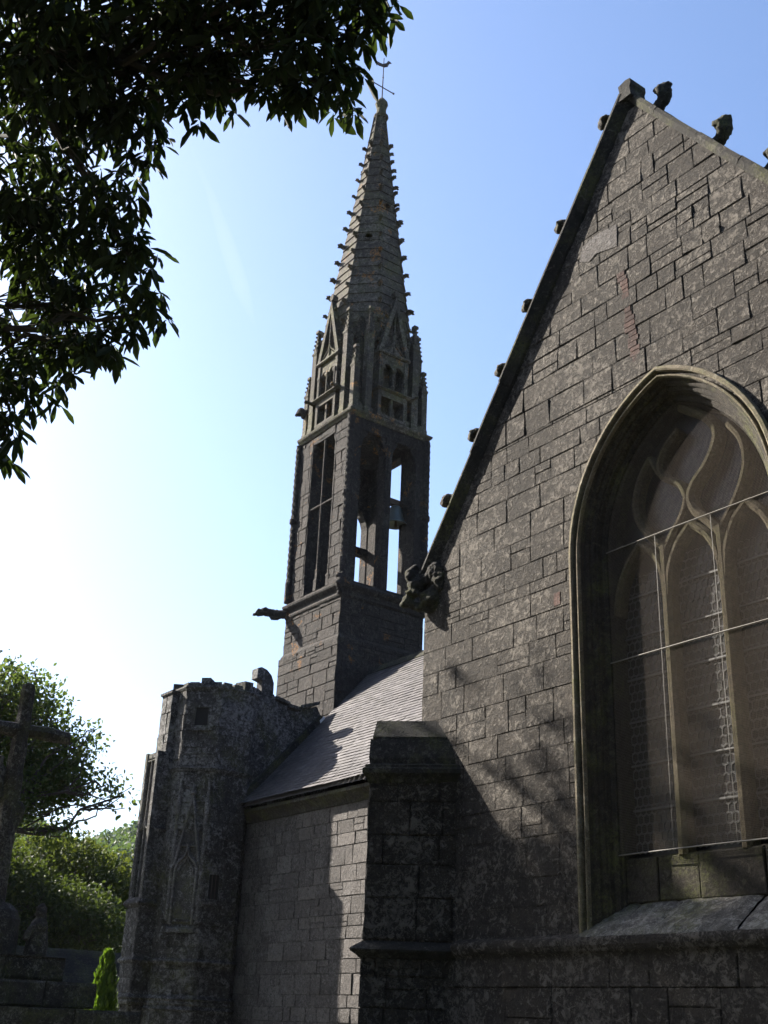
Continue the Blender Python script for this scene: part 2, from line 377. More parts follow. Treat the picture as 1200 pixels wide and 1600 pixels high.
ashlar(body, (0, 0, 0), (1, 0, 0), (0, -1, 0), 7.8, ZA - 0.12, rakeL, rakeR, h=0.245, wl=(0.17, 0.58), seed=15, prot=0.007, samples=2, rough=0.003, bev=0.007, joint=0.007, groove=.007, split=0.3)
ashlar(body, (0, -0.05, 0), (1, 0, 0), (0, -1, 0), 0, 2.24, cst(XL), cst(XR), h=0.35, wl=(0.4, 1.0), seed=16, prot=0.007, joint=0.007, bev=.007, groove=.015)
body.box(XL, XR, -0.03, 0.0, 0, 2.235)
ashlar(body, (XL, 0, 0), (0, -1, 0), (-1, 0, 0), 0, ZK, cst(-4.0), cst(0.0), h=0.36, wl=(0.35, 0.9), seed=17)
GABLE = body.build("gable_wall", GR, TR)

# roof of the transept
rf = MB()
for sgn, xe in ((-1, XL - .05), (1, XR + .05)):
    n = 40
    for k in range(n):
        t0, t1 = k / n, (k + 1) / n
        for q in range(9):
            y0 = 0.7 + q * 0.8; rnd = random.Random(k * 31 + q)
            xa, xb = xe + (XA - xe) * t0, xe + (XA - xe) * t1; za, zb = ZK - .1 + (ZA - .15 - ZK + .1) * t0, ZK - .1 + (ZA - .15 - ZK + .1) * t1
            rf.add([(xa, y0, za + .02), (xa, y0 + .795, za + .02), (xb, y0 + .795, zb), (xb, y0, zb)], [(0, 1, 2, 3)], rnd.random())
rf.tube([(XA, .7, ZA - .1), (XA, 7.9, ZA - .1)], .08, 6)
rf.build("transept_roof", SLATE, TR)

# string course below the window, wrapping the front
def course(mb, pts, prof, tone=0.5):
    """sweep profile (out, z) along a horizontal polyline pts [(x,y)] with mitred corners; 'out' is to the right-hand side of travel"""
    P = [Vector((p[0], p[1])) for p in pts]; rings = []
    for i, p in enumerate(P):
        d0 = (P[i] - P[i - 1]).normalized() if i > 0 else (P[1] - P[0]).normalized()
        d1 = (P[i + 1] - P[i]).normalized() if i < len(P) - 1 else d0
        n0 = Vector((d0.y, -d0.x)); n1 = Vector((d1.y, -d1.x)); m = (n0 + n1)
        m = m / max(0.3, m.dot(n0)) if m.length > 1e-3 else n0
        rings.append([(p.x + m.x * o, p.y + m.y * o, z) for o, z in prof])
    mb.loft(rings, tone=tone)
mb = MB()
for a, b, tn in ((-9.6, -8.9, .4), (-8.895, -8.1, .55), (-8.095, -7.2, .6), (-7.195, -6.2, .5), (-6.195, -5.1, .6), (-5.095, XR, .5)):
    course(mb, [(a, 0), (b, 0)], [(-.01, 2.235), (.052, 2.235), (.06, 2.26), (.10, 2.29), (.125, 2.33), (.13, 2.37), (.115, 2.395), (-.01, 2.44)], tn)
mb.build("string_course", GR, TR)

# sill slabs and apron
mb = MB(); rnd = random.Random(3)
xs = [-7.86, -7.42, -6.98, -6.1, -5.62, -5.22]
for a, b in zip(xs[:-1], xs[1:]):
    n = 8; dz = rnd.uniform(-.012, .012)
    g = [[(a + .002 + (b - a - .004) * i / n, -.11 + .41 * j / n, 2.415 + .30 * (j / n) + dz + .018 * mnoise.noise((a * 3 + i * .5, j * .6, 1)) - (0.02 if j == 0 else 0) - (.015 if i in (0, n) else 0)) for j in range(n + 1)] for i in range(n + 1)]
    mb.add([p for r in g for p in r], [(i * (n + 1) + j, (i + 1) * (n + 1) + j, (i + 1) * (n + 1) + j + 1, i * (n + 1) + j + 1) for i in range(n) for j in range(n)], rnd.uniform(.4, .8))
    mb.add([g[i][0] for i in range(n + 1)] + [(g[i][0][0], -.10, 2.39) for i in range(n + 1)], [(i, n + 1 + i, n + 2 + i, i + 1) for i in range(n)])
mb.build("window_sill", GR_SILL, TR, smooth=True)
ap = MB(); ap.box(-7.75, -5.4, .30, .5, 2.6, 3.1)
ashlar(ap, (0, .28, 0), (1, 0, 0), (0, -1, 0), 2.70, 3.09, cst(-7.7), cst(-5.45), h=0.39, wl=(0.4, 0.8), seed=5, split=0)
ap.build("window_apron", GR_JAMB, TR)

# hood mould and splayed jambs: one moulding swept round the arch
WIN = bpy.data.objects.new("window", None); ROOT.objects.link(WIN); WIN.location = (WCX, .3, 2.5); set_parent(WIN, TR)
def sweep_arch(prof, z0, mat, name, parent, jit=0.0, seed=0):
    mb = MB(); paths = [arch_path(s, z0) for s, y in prof]; rr = random.Random(seed)
    for k in range(len(prof) - 1):
        A, B = paths[k], paths[k + 1]; ya, yb = prof[k][1], prof[k + 1][1]
        for i in range(len(A) - 1):
            j0, j1 = [jit * mnoise.noise((x * 4, z * 4, k)) for x, z in (A[i], A[i + 1])]
            mb.add([(A[i][0], ya + j0, A[i][1]), (A[i + 1][0], ya + j1, A[i + 1][1]), (B[i + 1][0], yb + j1, B[i + 1][1]), (B[i][0], yb + j0, B[i][1])], [(0, 1, 2, 3)], .5 + .2 * math.sin(i * 3.1))
    return mb.build(name, mat, parent)
sweep_arch([(-.055, .03), (-.055, -.035), (-.045, -.055), (-.015, -.06), (.0, -.05), (.006, .02), (.03, .02), (.034, -.02), (.042, -.035), (.056, -.035), (.064, -.015), (.066, .04)], 2.44, GR_TRIM, "hood_mould", WIN, .004)
sweep_arch([(.064, .0), (.07, .05), (.10, .055), (.115, .075), (.115, .10), (.14, .105), (.155, .115), (.16, .14), (.175, .145), (.185, .19), (.21, .195), (.22, .205), (.235, .21), (.24, .24), (.26, .25), (.27, .30), (.27, .75)], 2.5, GR_JAMB, "jamb_moulding", WIN, .0)

# tracery
tr = MB(); NY = Vector((0, -1, 0)); TY = .40
def tp(l): return [(x, TY, z) for x, z in l]
def smooth(l, n=4):
    P = [Vector(p) for p in l]; out = []
    for i in range(len(P) - 1):
        a = P[max(i - 1, 0)]; b = P[i]; c = P[i + 1]; d = P[min(i + 2, len(P) - 1)]
        for k in range(n):
            t = k / n; out.append(0.5 * ((2 * b) + (c - a) * t + (2 * a - 5 * b + 4 * c - d) * t * t + (3 * b - a - 3 * c + d) * t ** 3))
    out.append(P[-1]); return out
def tw(l, w=.085, d=.14): tr.strip([(p.x, TY, p.y) for p in smooth([Vector((x, z)) for x, z in l])], w, NY, d)
M1, M2 = -6.90, -6.22
tr.strip(tp([(M1, 3.08), (M1, 6.02)]), .11, NY, .145); tr.strip(tp([(M2, 3.08), (M2, 6.02)]), .11, NY, .145)
tw([(-7.555, 5.45), (-7.50, 5.72), (-7.37, 5.96), (-7.2, 6.13)]); tw([(-7.2, 6.13), (-7.04, 5.98), (-6.94, 5.75), (-6.92, 5.5)])
tw([(-6.88, 5.5), (-6.85, 5.75), (-6.74, 5.98), (-6.56, 6.15)]); tw([(-6.56, 6.15), (-6.38, 5.98), (-6.27, 5.75), (-6.24, 5.5)])
tw([(-6.2, 5.5), (-6.17, 5.78), (-6.06, 6.02), (-5.9, 6.16)]); tw([(-5.9, 6.16), (-5.74, 5.98), (-5.65, 5.75), (-5.62, 5.45)])
tw([(M1, 5.95), (-6.78, 6.12), (-6.66, 6.25), (-6.59, 6.42), (-6.64, 6.58), (-6.76, 6.68), (-6.87, 6.78), (-6.88, 6.94), (-6.78, 7.08), (-6.62, 7.2)], .08)
tw([(M2, 5.95), (-6.36, 6.12), (-6.5, 6.27), (-6.55, 6.42), (-6.48, 6.56), (-6.34, 6.68), (-6.22, 6.84), (-6.18, 7.02), (-6.30, 7.22), (-6.58, 7.44)], .095)
tw([(M2, 5.98), (-6.04, 6.2), (-5.92, 6.4), (-5.87, 6.6), (-5.9, 6.82), (-6.02, 7.02)], .08)
tw([(M1, 5.98), (-7.08, 6.18), (-7.21, 6.4), (-7.23, 6.62), (-7.14, 6.85), (-7.0, 7.02)], .08)
tw([(-7.0, 7.02), (-6.93, 6.85), (-6.88, 6.78)], .06)
tr.build("tracery", GR_TRAC, WIN)
mb = MB(); 
Ls = arch_path(.27, 3.0)
mb.add([(x, .42, z) for x, z in Ls], [tuple(range(len(Ls)))])
mb.build("glazing", GLASS, WIN)
def comb(x0, x1, z0, z1, name):
    m = MB(); w, h = .068, .112; rows = int((z1 - z0) / (h * .75)); segs = set()
    def clip(x, z): return x0 <= x <= x1 and z0 <= z <= z1 and z < WSP + 0.0 + math.sqrt(max(0, 1.0 - ((x - (x0 + x1) / 2) / ((x1 - x0) / 2)) ** 2)) * .12 - .1
    for r in range(rows):
        zc = z0 + r * h * .75
        for c in range(-1, int((x1 - x0) / w) + 2):
            xc = x0 + c * w + (w / 2 if r % 2 else 0)
            P = [(xc, zc + h / 2 * .8), (xc + w / 2, zc + h / 4), (xc + w / 2, zc - h / 4), (xc, zc - h / 2 * .8), (xc - w / 2, zc - h / 4), (xc - w / 2, zc + h / 4)]
            for a, b in zip(P, P[1:] + P[:1]):
                k = tuple(sorted(((round(a[0], 3), round(a[1], 3)), (round(b[0], 3), round(b[1], 3)))))
                if k not in segs and clip(*a) and clip(*b): segs.add(k)
    for a, b in sorted(segs): m.strip([(a[0], .42, a[1]), (b[0], .42, b[1])], .0065, NY, .006)
    for z in [z0 + .42 * i for i in range(1, 8)]:
        if z < z1: m.box(x0, x1, .395, .41, z - .009, z + .009)
    m.build(name, LEAD, WIN)
comb(-7.55, M1 - .05, 3.12, 5.95, "lead_cames"); comb(M1 + .05, M2 - .05, 3.12, 5.98, "lead_cames"); comb(M2 + .05, -5.6, 3.12, 5.95, "lead_cames")
# protective wire screen with its rods
mb = MB(); p, rw = .0145, .0012; SY = .215
x = WCX - .985
while x < WCX + .985:
    q = (WR - .25) ** 2 - (abs(x - WCX) + WOF) ** 2
    zt = WSP + math.sqrt(q) if q > 0 else WSP
    mb.add([(x - rw, SY, 3.12), (x, SY - rw, 3.12), (x + rw, SY, 3.12), (x - rw, SY, zt), (x, SY - rw, zt), (x + rw, SY, zt)], [(0, 1, 4, 3), (1, 2, 5, 4), (2, 0, 3, 5)]); x += p
z = 3.12
while z < 7.45:
    a, b = archL(z, .25), archR(z, .25)
    if b - a > .03: mb.add([(a, SY + .002, z - rw), (a, SY - rw + .002, z), (a, SY + .002, z + rw), (b, SY + .002, z - rw), (b, SY - rw + .002, z), (b, SY + .002, z + rw)], [(0, 1, 4, 3), (1, 2, 5, 4), (2, 0, 3, 5)])
    z += p
mb.build("wire_screen", GALV, WIN)
for z in (3.12, 4.95, 6.12):
    mb = MB(); mb.tube([(archL(z, .24), SY - .012, z), (WCX, SY - .016, z + .004), (archR(z, .24), SY - .012, z)], .0065, 6); mb.build("screen_rod", ROD, WIN)
for x_ in (M1 - .03, M2 - .03):
    mb = MB(); mb.tube([(x_, SY - .014, 3.12), (x_, SY - .014, 6.12)], .003, 5); mb.build("screen_rod", ROD, WIN)

# coping stones on both rakes
rnd = random.Random(8)
def coping_side(sgn):
    x0 = XL if sgn < 0 else XR; d = Vector(((XA - x0), 0, (ZA - ZK))); L = d.length; d.normalize(); n = Vector((-d.z, 0, d.x)) if sgn < 0 else Vector((d.z, 0, -d.x))
    base = Vector((x0, 0, ZK)); s = 0.12; mb = MB()
    while s < L - .02:
        l = min(rnd.uniform(.7, 1.15), L - s); e = s + l + .004; o = rnd.uniform(-.012, .012); t = (.12 if sgn < 0 else .085) + rnd.uniform(-.01, .01)
        A = base + d * s; B = base + d * e
        if L - e < .05: B = base + d * (L + .03)
        sec = [(-.05, .01), (-.03, -.02 + o), (t * .72, -.11 + o), (t, -.105 + o), (t * 1.12, .35), (t, .82), (-.02, .82)] if sgn < 0 else [(-.02, -.012), (t * .5, -.045 + o * .5), (t, -.035 + o * .5), (t * 1.15, .2), (t * 1.12, .6), (t, .82), (-.02, .82)]
        mb.loft([[P + n * a + Vector((0, y, 0)) for a, y in sec] for P in (A, A.lerp(B, .5) + n * rnd.uniform(-.006, .006), B)], tone=rnd.uniform(.2, .7))
        s += l
    mb.build("coping", GR_DARK, TR); return base, d, n
bL, dL, nL = coping_side(-1); bR, dR, nR = coping_side(1)
# crockets: curled stone leaves on the coping
def crocket_mb(sc=1.0):
    """curl in the local XZ plane, rising along +Z and hooking towards +X"""
    pts = [(0, 0, -.03), (-.01, 0, .05), (.015, 0, .12), (.065, 0, .155), (.11, 0, .13), (.115, 0, .09), (.085, 0, .075)]
    return [tuple(Vector(p) * sc) for p in pts]
def place_crocket(base, up, fwd, sc, parent, mat=GR_DARK, name="crocket", seed=0, vox=.016):
    up = Vector(up).normalized(); fwd = Vector(fwd).normalized(); side = up.cross(fwd)
    R = lambda p: Vector(base) + fwd * p[0] + side * p[1] + up * p[2]
    c = crocket_mb(sc)
    caps = [([R(p) for p in c], [.055 * sc, .045 * sc, .04 * sc, .04 * sc, .038 * sc, .036 * sc, .03 * sc])]
    for y in (-.045, .045): caps.append(([R((0.0, y * .3 * sc, .02 * sc)), R((.02 * sc, y * sc, .08 * sc)), R((.06 * sc, y * 1.3 * sc, .11 * sc)), R((.10 * sc, y * 1.2 * sc, .07 * sc))], [.03 * sc, .032 * sc, .03 * sc, .02 * sc]))
    return sculpt(name, mat, parent, (), caps, vox * sc ** .5, .012 * sc, 22, seed)
for k, x in enumerate((-9.66, -9.16, -8.67, -8.19, -7.61, -6.86)):
    s = (x - XL) / dL.x; place_crocket(bL + dL * s + nL * .12 + Vector((0, -.02, 0)), nL, -dL * .7 - Vector((0, 1, 0)) * .3, 1.1, TR, GR_CROSS, seed=k)
for k, x in enumerate((-6.50, -5.77, -5.22, -4.4, -3.7)):
    s = (x - XR) / dR.x; place_crocket(bR + dR * s + nR * .11 + Vector((0, .12, 0)), nR, dR, 1.4, TR, seed=k + 9, vox=.02)
mb = MB(); mb.prism([(XA - .09, -.10, ZA - .02), (XA + .09, -.10, ZA - .02), (XA + .075, -.10, ZA + .10), (XA + .095, -.10, ZA + .14), (XA + .09, -.10, ZA + .21), (XA + .02, -.10, ZA + .225), (XA - .09, -.10, ZA + .20), (XA - .075, -.10, ZA + .10)], (0, .26, 0))
mb.build("apex_stone", GR_DARK, TR)
# kneeler with a carved beast at the foot of the left coping
K = lambda a, l, z: Vector((XL, 0, z)) + Vector((-1, -1, 0)) / math.sqrt(2) * a + Vector((1, -1, 0)) / math.sqrt(2) * l
sculpt("carved_beast", GR_DARK, TR,
       [((-10.14, .05, 6.60), (.155, .15, .16)), ((-10.06, .03, 6.46), (.12, .11, .15)), (K(.17, .02, 6.60), (.085, .085, .10)), (K(.13, .0, 6.70), (.06, .06, .05)), (K(.2, .03, 6.26), (.085, .08, .07)), (K(.24, .05, 6.22), (.05, .05, .04)), (K(.11, .05, 6.45), (.10, .10, .09)), (K(-.1, .1, 6.25), (.14, .14, .10))],
       [([K(-.1, .08, 6.55), K(.03, .05, 6.50), K(.12, .04, 6.40), K(.18, .03, 6.30)], [.10, .085, .08, .06]), ([K(-.15, .12, 6.42), K(-.03, .15, 6.30), K(.10, .12, 6.34), K(.2, .1, 6.36)], [.06, .045, .04, .035]),
        ([K(-.25, .12, 6.20), K(-.05, .08, 6.16), K(.14, .06, 6.20)], [.10, .07, .05]), ([K(.16, .0, 6.62), K(.2, .09, 6.55), K(.16, .08, 6.45)], [.04, .035, .03])], .018, .022, 16, 3)
mb = MB(); mb.prism([(XL - .02, -.03, 6.22), (XL + .2, -.03, 6.28), (XL + .36, -.03, 6.60), (XL + .10, -.03, 6.60), (XL - .02, -.03, 6.44)], (0, .5, 0)); mb.build("kneeler_stone", GR_DARK, TR)

mb = MB(); rr = random.Random(6)
q = [(-7.60, 9.66), (-7.45, 9.58), (-7.34, 9.63), (-7.03, 9.55), (-7.02, 9.84), (-7.3, 9.88), (-7.55, 9.84)]
mb.prism([(x, -.012, z) for x, z in q], (0, .02, 0)); mb.build("pale_stone_block", GR_NAVE, TR)
BRK = stone("old_red_brick", (0.115, 0.062, 0.050), (0.22, 0.16, 0.14), (0.03, 0.02, 0.018), 0.45, 0.6, 1.5, 0.0, 0.0, 0.8)
mb = MB(); z = 8.0
while z < 9.15:
    h = rr.uniform(.045, .075); xc = -6.86 - (z - 8.0) * .12 + rr.uniform(-.02, .02); w = rr.uniform(.035, .075)
    mb.box(xc - w, xc + w, -.006 - rr.uniform(0, .004), .02, z, z + h * .85, rr.random()); z += h
mb.build("red_brick_patch", BRK, TR)
mb = MB(); mb.box(-8.14, -8.05, -.008, .02, 5.64, 5.78, .9); mb.build("red_brick", BRK, TR)
# diagonal buttress at the left corner
BT = MB(); q2 = math.sqrt(.5); dB = Vector((-q2, -q2, 0)); eB = Vector((q2, -q2, 0)); K0 = Vector((XL, 0, 0))
def bq(a, l, z): return K0 + dB * a + eB * l + Vector((0, 0, z))
def bring(a, l, z, back=-.9): return [bq(back, -l, z), bq(a, -l, z), bq(a, l, z), bq(back, l, z)]
BT.loft([bring(.48, .425, 0), bring(.48, .425, 4.1)])
ashlar(BT, K0 + eB * .445, dB, eB, 0, 2.24, cst(-.7), cst(.52), h=.36, wl=(.35, .7), seed=21, joint=.010, split=.1)
ashlar(BT, K0 + eB * .445, dB, eB, 2.42, 4.09, cst(-.7), cst(.50), h=.33, wl=(.3, .65), seed=22, joint=.010, split=.1)
ashlar(BT, K0 + dB * .50, -eB, dB, 0, 4.09, cst(-.445), cst(.445), h=.34, wl=(.3, .6), seed=23, split=.1)
ashlar(BT, K0 - eB * .445, -dB, -eB, 0, 4.09, cst(-.50), cst(.7), h=.34, wl=(.3, .6), seed=24, split=.1)
BO = BT.build("corner_buttress", GR, TR)
mb = MB(); P4 = [tuple(bq(-.8, -.44, 0).xy), tuple(bq(.5, -.44, 0).xy), tuple(bq(.5, .44, 0).xy), tuple(bq(-.8, .44, 0).xy)]
course(mb, P4, [(-.01, 2.24), (.03, 2.24), (.05, 2.26), (.11, 2.30), (.12, 2.32), (.10, 2.34), (-.01, 2.41)])
mb.build("buttress_ledge", GR_DARK, BO)
mb = MB(); course(mb, P4, [(-.01, 4.02), (.01, 4.02), (.04, 4.08), (.075, 4.12), (.075, 4.17), (.05, 4.19), (.05, 4.215), (-.01, 4.24)])
mb.loft([bring(.50, .44, 4.20), bring(.52, .44, 4.30), bring(.525, .35, 4.525)], tone=.4)
mb.loft([bring(.50, .33, 4.515), bring(.505, .33, 4.56), bring(.485, .20, 4.77)], tone=.55)
mb.build("buttress_cap", GR_DARK, BO)

# ================================================================ NAVE
NX0, NX1, NY0, NYR, NY1, NZE, NZR = -21.27, -10.9, 4.0, 6.87, 9.74, 5.60, 9.08
NV = thing("church_nave", "long low nave wall under a sunlit slate roof between the turret and the gable", "church nave", (-15.5, 6.9, 0))
mb = MB(); mb.box(NX0 + .03, -3.2, NY0 + .009, NY0 + .7, 0, 5.5, 0.0)
mb.box(NX0 + .03, -3.2, NY1 - .7, NY1, 0, 5.5)
ashlar(mb, (0, NY0, 0), (1, 0, 0), (0, -1, 0), 0.0, 5.28, cst(NX0), cst(-10.4), h=.27, wl=(.24, .62), seed=31, joint=.014, prot=.010, split=.2, groove=.008, tsd=.24, gt=0.0, bev=.006, rough=.003)
mb.build("nave_wall", GR_NAVE, NV)
mb = MB()
for k in range(12):
    a = NX0 + k * .92; course(mb, [(a, NY0), (a + .91, NY0)], [(-.01, 5.28), (.03, 5.28), (.06, 5.34), (.14, 5.42), (.20, 5.46), (.20, 5.52), (-.01, 5.54)], .3 + .05 * (k % 5))
mb.build("nave_cornice", GR_DARK, NV)
# slates, one by one
OH = .26; rnd = random.Random(77); mb = MB()
dy, dz = NYR - (NY0 - OH), NZR - NZE; SL = math.hypot(dy, dz); ey, ez = dy / SL, dz / SL; ny, nz = -ez, ey
rows = 42; rl = SL / rows
for r in range(rows):
    x = NX0 + .02 + rnd.uniform(0, .1)
    # slight sprocket kick at the eaves
    while x < -8.6:
        w = rnd.uniform(.13, .19); s0 = r * rl - rnd.uniform(0, .006); s1 = s0 + rl * 1.25
        kick = lambda s: .055 * max(0, 1 - s / .9) ** 2
        sag = .015 * mnoise.noise((x * .7, r * .12, 0)); lift = .014 + rnd.uniform(0, .010); tl = rnd.gauss(0, .0015)
        def pt(xx, s, l): return (xx, NY0 - OH + ey * s + ny * (l + kick(s) + sag), NZE + ez * s + nz * (l + kick(s) + sag))
        a, b, c, d = pt(x + .002, s0, lift + tl), pt(x + w - .002, s0, lift - tl), pt(x + w - .002, min(s1, SL), .002), pt(x + .002, min(s1, SL), .002)
        e_, f_ = pt(x + .002, s0, lift - .008), pt(x + w - .002, s0, lift - .008)
        mb.add([a, b, c, d, e_, f_], [(0, 1, 2, 3), (4, 5, 1, 0)], min(1, max(0, rnd.gauss(.48, .26))))
        x += w
mb.add([(NX0, NY0 - OH, NZE - .03), (-8.6, NY0 - OH, NZE - .03), (-8.6, NYR, NZR - .03), (NX0, NYR, NZR - .03)], [(0, 1, 2, 3)])
mb.add([(NX0, NY1 + OH, NZE), (-3.2, NY1 + OH, NZE), (-3.2, NYR, NZR), (NX0, NYR, NZR)], [(0, 1, 2, 3)])
mb.build("nave_roof", SLATE, NV)
mb = MB()
for k in range(38):
    a = NX0 + .1 + k * .33; mb.loft([[(xx, NYR - .12, NZR - .09), (xx, NYR - .03, NZR + .06 + o), (xx, NYR + .03, NZR + .06 + o), (xx, NYR + .12, NZR - .09)] for xx, o in ((a, 0), (a + .325, .015))], tone=rnd.random())
mb.build("roof_ridge", GR_DARK, NV)

# ================================================================ WEST FRONT wall that ties turret, nave and tower
WF = thing("west_front_wall", "dark stepped parapet wall rising above the slates between the turret and the tower", "parapet wall", (-21.6, 6, 0))
top = [(3.9, 8.02), (4.42, 8.12), (4.46, 7.98), (4.75, 7.93), (4.78, 7.84), (5.05, 7.84), (5.08, 7.90), (5.30, 7.98), (5.53, 8.06), (5.62, 7.92), (5.74, 7.70), (6.0, 7.6)]
mb = MB(); mb.prism([(NX0 - .03, 3.9, 0)] + [(NX0 - .03, y, z - .02) for y, z in top] + [(NX0 - .03, 6.0, 0)], (-.75, 0, 0))
def ftop(y):
    for (a, za), (b, zb) in zip(top[:-1], top[1:]):
        if a <= y <= b: return za + (zb - za) * (y - a) / max(1e-6, b - a)
    return 7.6
for k in range(10):
    y = 3.95 + k * .2
    zt = min(ftop(y + .02), ftop(y + .1), ftop(y + .18)) - .02; zb = NZE + (y - NY0 + OH) / dy * dz * 1.0 - .3
    ashlar(mb, (NX0, 0, 0), (0, 1, 0), (1, 0, 0), zb, zt, cst(y), cst(y + .2), h=.26, wl=(.2, .4), seed=40 + k, split=0)
mb.box(NX0 - .75, NX0 - .03, 8.3, 9.74, 0, 7.4)
mb.build("parapet_masonry", GR_TUR, WF)
mb = MB()   # coping slabs stepping down, catching light at the tower end
for k, ((a, za), (b, zb)) in enumerate([((4.45, 8.0), (4.8, 7.92)), ((4.78, 7.88), (5.1, 7.86)), ((5.06, 7.90), (5.56, 8.08))]):
    mb.prism([(NX0 + .05, a, za), (NX0 + .05, b, zb), (NX0 + .05, b, zb + .07), (NX0 + .05, a, za + .07)], (-.85, 0, 0), .6)
mb.build("parapet_coping", GR_TUR, WF)
mb = MB()   # sloping weathering along the roof verge
sv = lambda s, l: (NY0 - OH + ey * s + ny * l, NZE + ez * s + nz * l)
for k in range(6):
    s0, s1 = .05 + k * .47, .05 + k * .47 + .46; (ya, za), (yb, zb), (yc, zc), (yd, zd) = sv(s0, .0), sv(s1, .0), sv(s1, .14), sv(s0, .14)
    mb.prism([(NX0 - .02, ya, za), (NX0 - .02, yb, zb), (NX0 - .02, yc, zc), (NX0 - .02, yd, zd)], (.16, 0, 0), .3 + .08 * (k % 3))
mb.build("verge_stone", GR_DARK, WF)
mb = MB(); (ya, za), (yb, zb) = sv(2.72, .02), sv(2.88, .02)
mb.prism([(NX0 + .15, ya, za), (NX0 + .15, yb, zb), (NX0 + .15, yb - .02, zb + .05), (NX0 + .15, ya - .02, za + .06)], (-.12, 0, 0)); mb.build("lead_flashing", FLASH, WF)
mb = MB(); mb.prism([(-21.34, y, z) for y, z in ((3.98, 8.62), (4.08, 8.66), (4.22, 8.62), (4.34, 8.52), (4.41, 8.36), (4.42, 8.02), (4.12, 8.02), (4.12, 8.37), (3.98, 8.40))], (-.24, 0, 0)); mb.build("broken_scroll", GR_TUR, WF)

# ================================================================ BELL TOWER
TX, TYC = -22.45, 7.18
BTW = thing("bell_tower", "tall square granite belfry with open arches and a crocketed stone spire", "bell tower", (TX, TYC, 0))
def side(k):  # 0 south, 1 east, 2 north, 3 west : (U, N)
    return [((1, 0, 0), (0, -1, 0)), ((0, 1, 0), (1, 0, 0)), ((-1, 0, 0), (0, 1, 0)), ((0, -1, 0), (-1, 0, 0))][k]
TC = Vector((TX, TYC, 0))
def tpt(k, u, out, z):
    U, N = side(k); return TC + Vector(U) * u + Vector(N) * out + Vector((0, 0, z))
def tash(mb, k, hw, z0, z1, u0, u1, **kw):
    U, N = side(k); ashlar(mb, TC + Vector(N) * hw, U, N, z0, z1, cst(u0), cst(u1), **kw)
def tbox(mb, k, u0, u1, o0, o1, z0, z1, tone=.5):
    a = [tpt(k, u0, o0, z0), tpt(k, u1, o0, z0), tpt(k, u1, o1, z0), tpt(k, u0, o1, z0)]
    mb.prism(a, (0, 0, z1 - z0), tone)
def sq(hw): return [(TX - hw, TYC - hw), (TX + hw, TYC - hw), (TX + hw, TYC + hw), (TX - hw, TYC + hw), (TX - hw, TYC - hw)]
mb = MB()
mb.box(TX - 1.27, TX + 1.27, TYC - 1.27, TYC + 1.27, 0, 9.7); mb.box(TX - 1.2, TX + 1.2, TYC - 1.2, TYC + 1.2, 9.7, 11.0)
for k in range(4):
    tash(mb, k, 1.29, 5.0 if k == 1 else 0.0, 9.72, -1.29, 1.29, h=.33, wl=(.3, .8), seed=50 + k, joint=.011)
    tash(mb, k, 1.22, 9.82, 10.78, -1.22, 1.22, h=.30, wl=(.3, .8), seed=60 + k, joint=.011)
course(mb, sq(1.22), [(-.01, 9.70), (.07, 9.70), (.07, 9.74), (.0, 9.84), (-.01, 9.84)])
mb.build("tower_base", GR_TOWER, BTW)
mb = MB(); course(mb, sq(1.22), [(-.01, 10.76), (.03, 10.76), (.05, 10.80), (.03, 10.84), (.03, 10.92), (.07, 10.95), (.12, 11.0), (.14, 11.04), (.13, 11.07), (.0, 11.16), (-.01, 11.16)])
mb.build("lower_cornice", GR_TOWER, BTW)
# belfry: piers, sills and lintels around real openings
BZ0, BZ1 = 11.1, 15.62
mb = MB(); H = 1.20; TH = .30
def pier(k, u0, u1, z0=BZ0, z1=BZ1, skin=True, hw=H, th=TH, seed=0):
    tbox(mb, k, u0, u1, hw - th, hw - .02, z0, z1)
    if skin: tash(mb, k, hw, z0, z1, u0, u1, h=.33, wl=(.28, .7), seed=seed + k * 7, joint=.011, split=.1, bev=.008)
def lintel(k, u0, u1, z0, z1, seed=0):
    tbox(mb, k, u0, u1, H - TH + .004, H - .024, z0, z1); tash(mb, k, H, z0, z1, u0, u1, h=z1 - z0, wl=(.3, .6), seed=seed, split=0)
for k in (0, 2):
    pier(k, -H, -.52, seed=71); pier(k, .52, H, seed=72); lintel(k, -.52, .52, 15.36, BZ1, 73 + k); lintel(k, -.52, .52, BZ0, 11.2, 75 + k)
for k in (1, 3):
    pier(k, -H + TH, -.86 if k == 1 else -.88, seed=81); pier(k, .86, H - TH, seed=82)
    if k == 1:
        pier(k, -.10, .10, seed=83); lintel(k, -.86, -.1, 15.28, BZ1, 84); lintel(k, .1, .86, 15.28, BZ1, 85); lintel(k, -.86, -.1, BZ0, 11.22, 86); lintel(k, .1, .86, BZ0, 11.22, 87)
    else:   # west side: one light walled up
        pier(k, -.10, .86, seed=88); lintel(k, -.88, -.1, 14.2, BZ1, 89); lintel(k, -.88, -.1, BZ0, 11.22, 90)
        tbox(mb, k, -.88, -.1, H - TH + .03, H - .05, 12.95, 13.15)
tbox(mb, 0, -.9, .9, -.9, .9, 15.45, 15.6)                       # ceiling slab
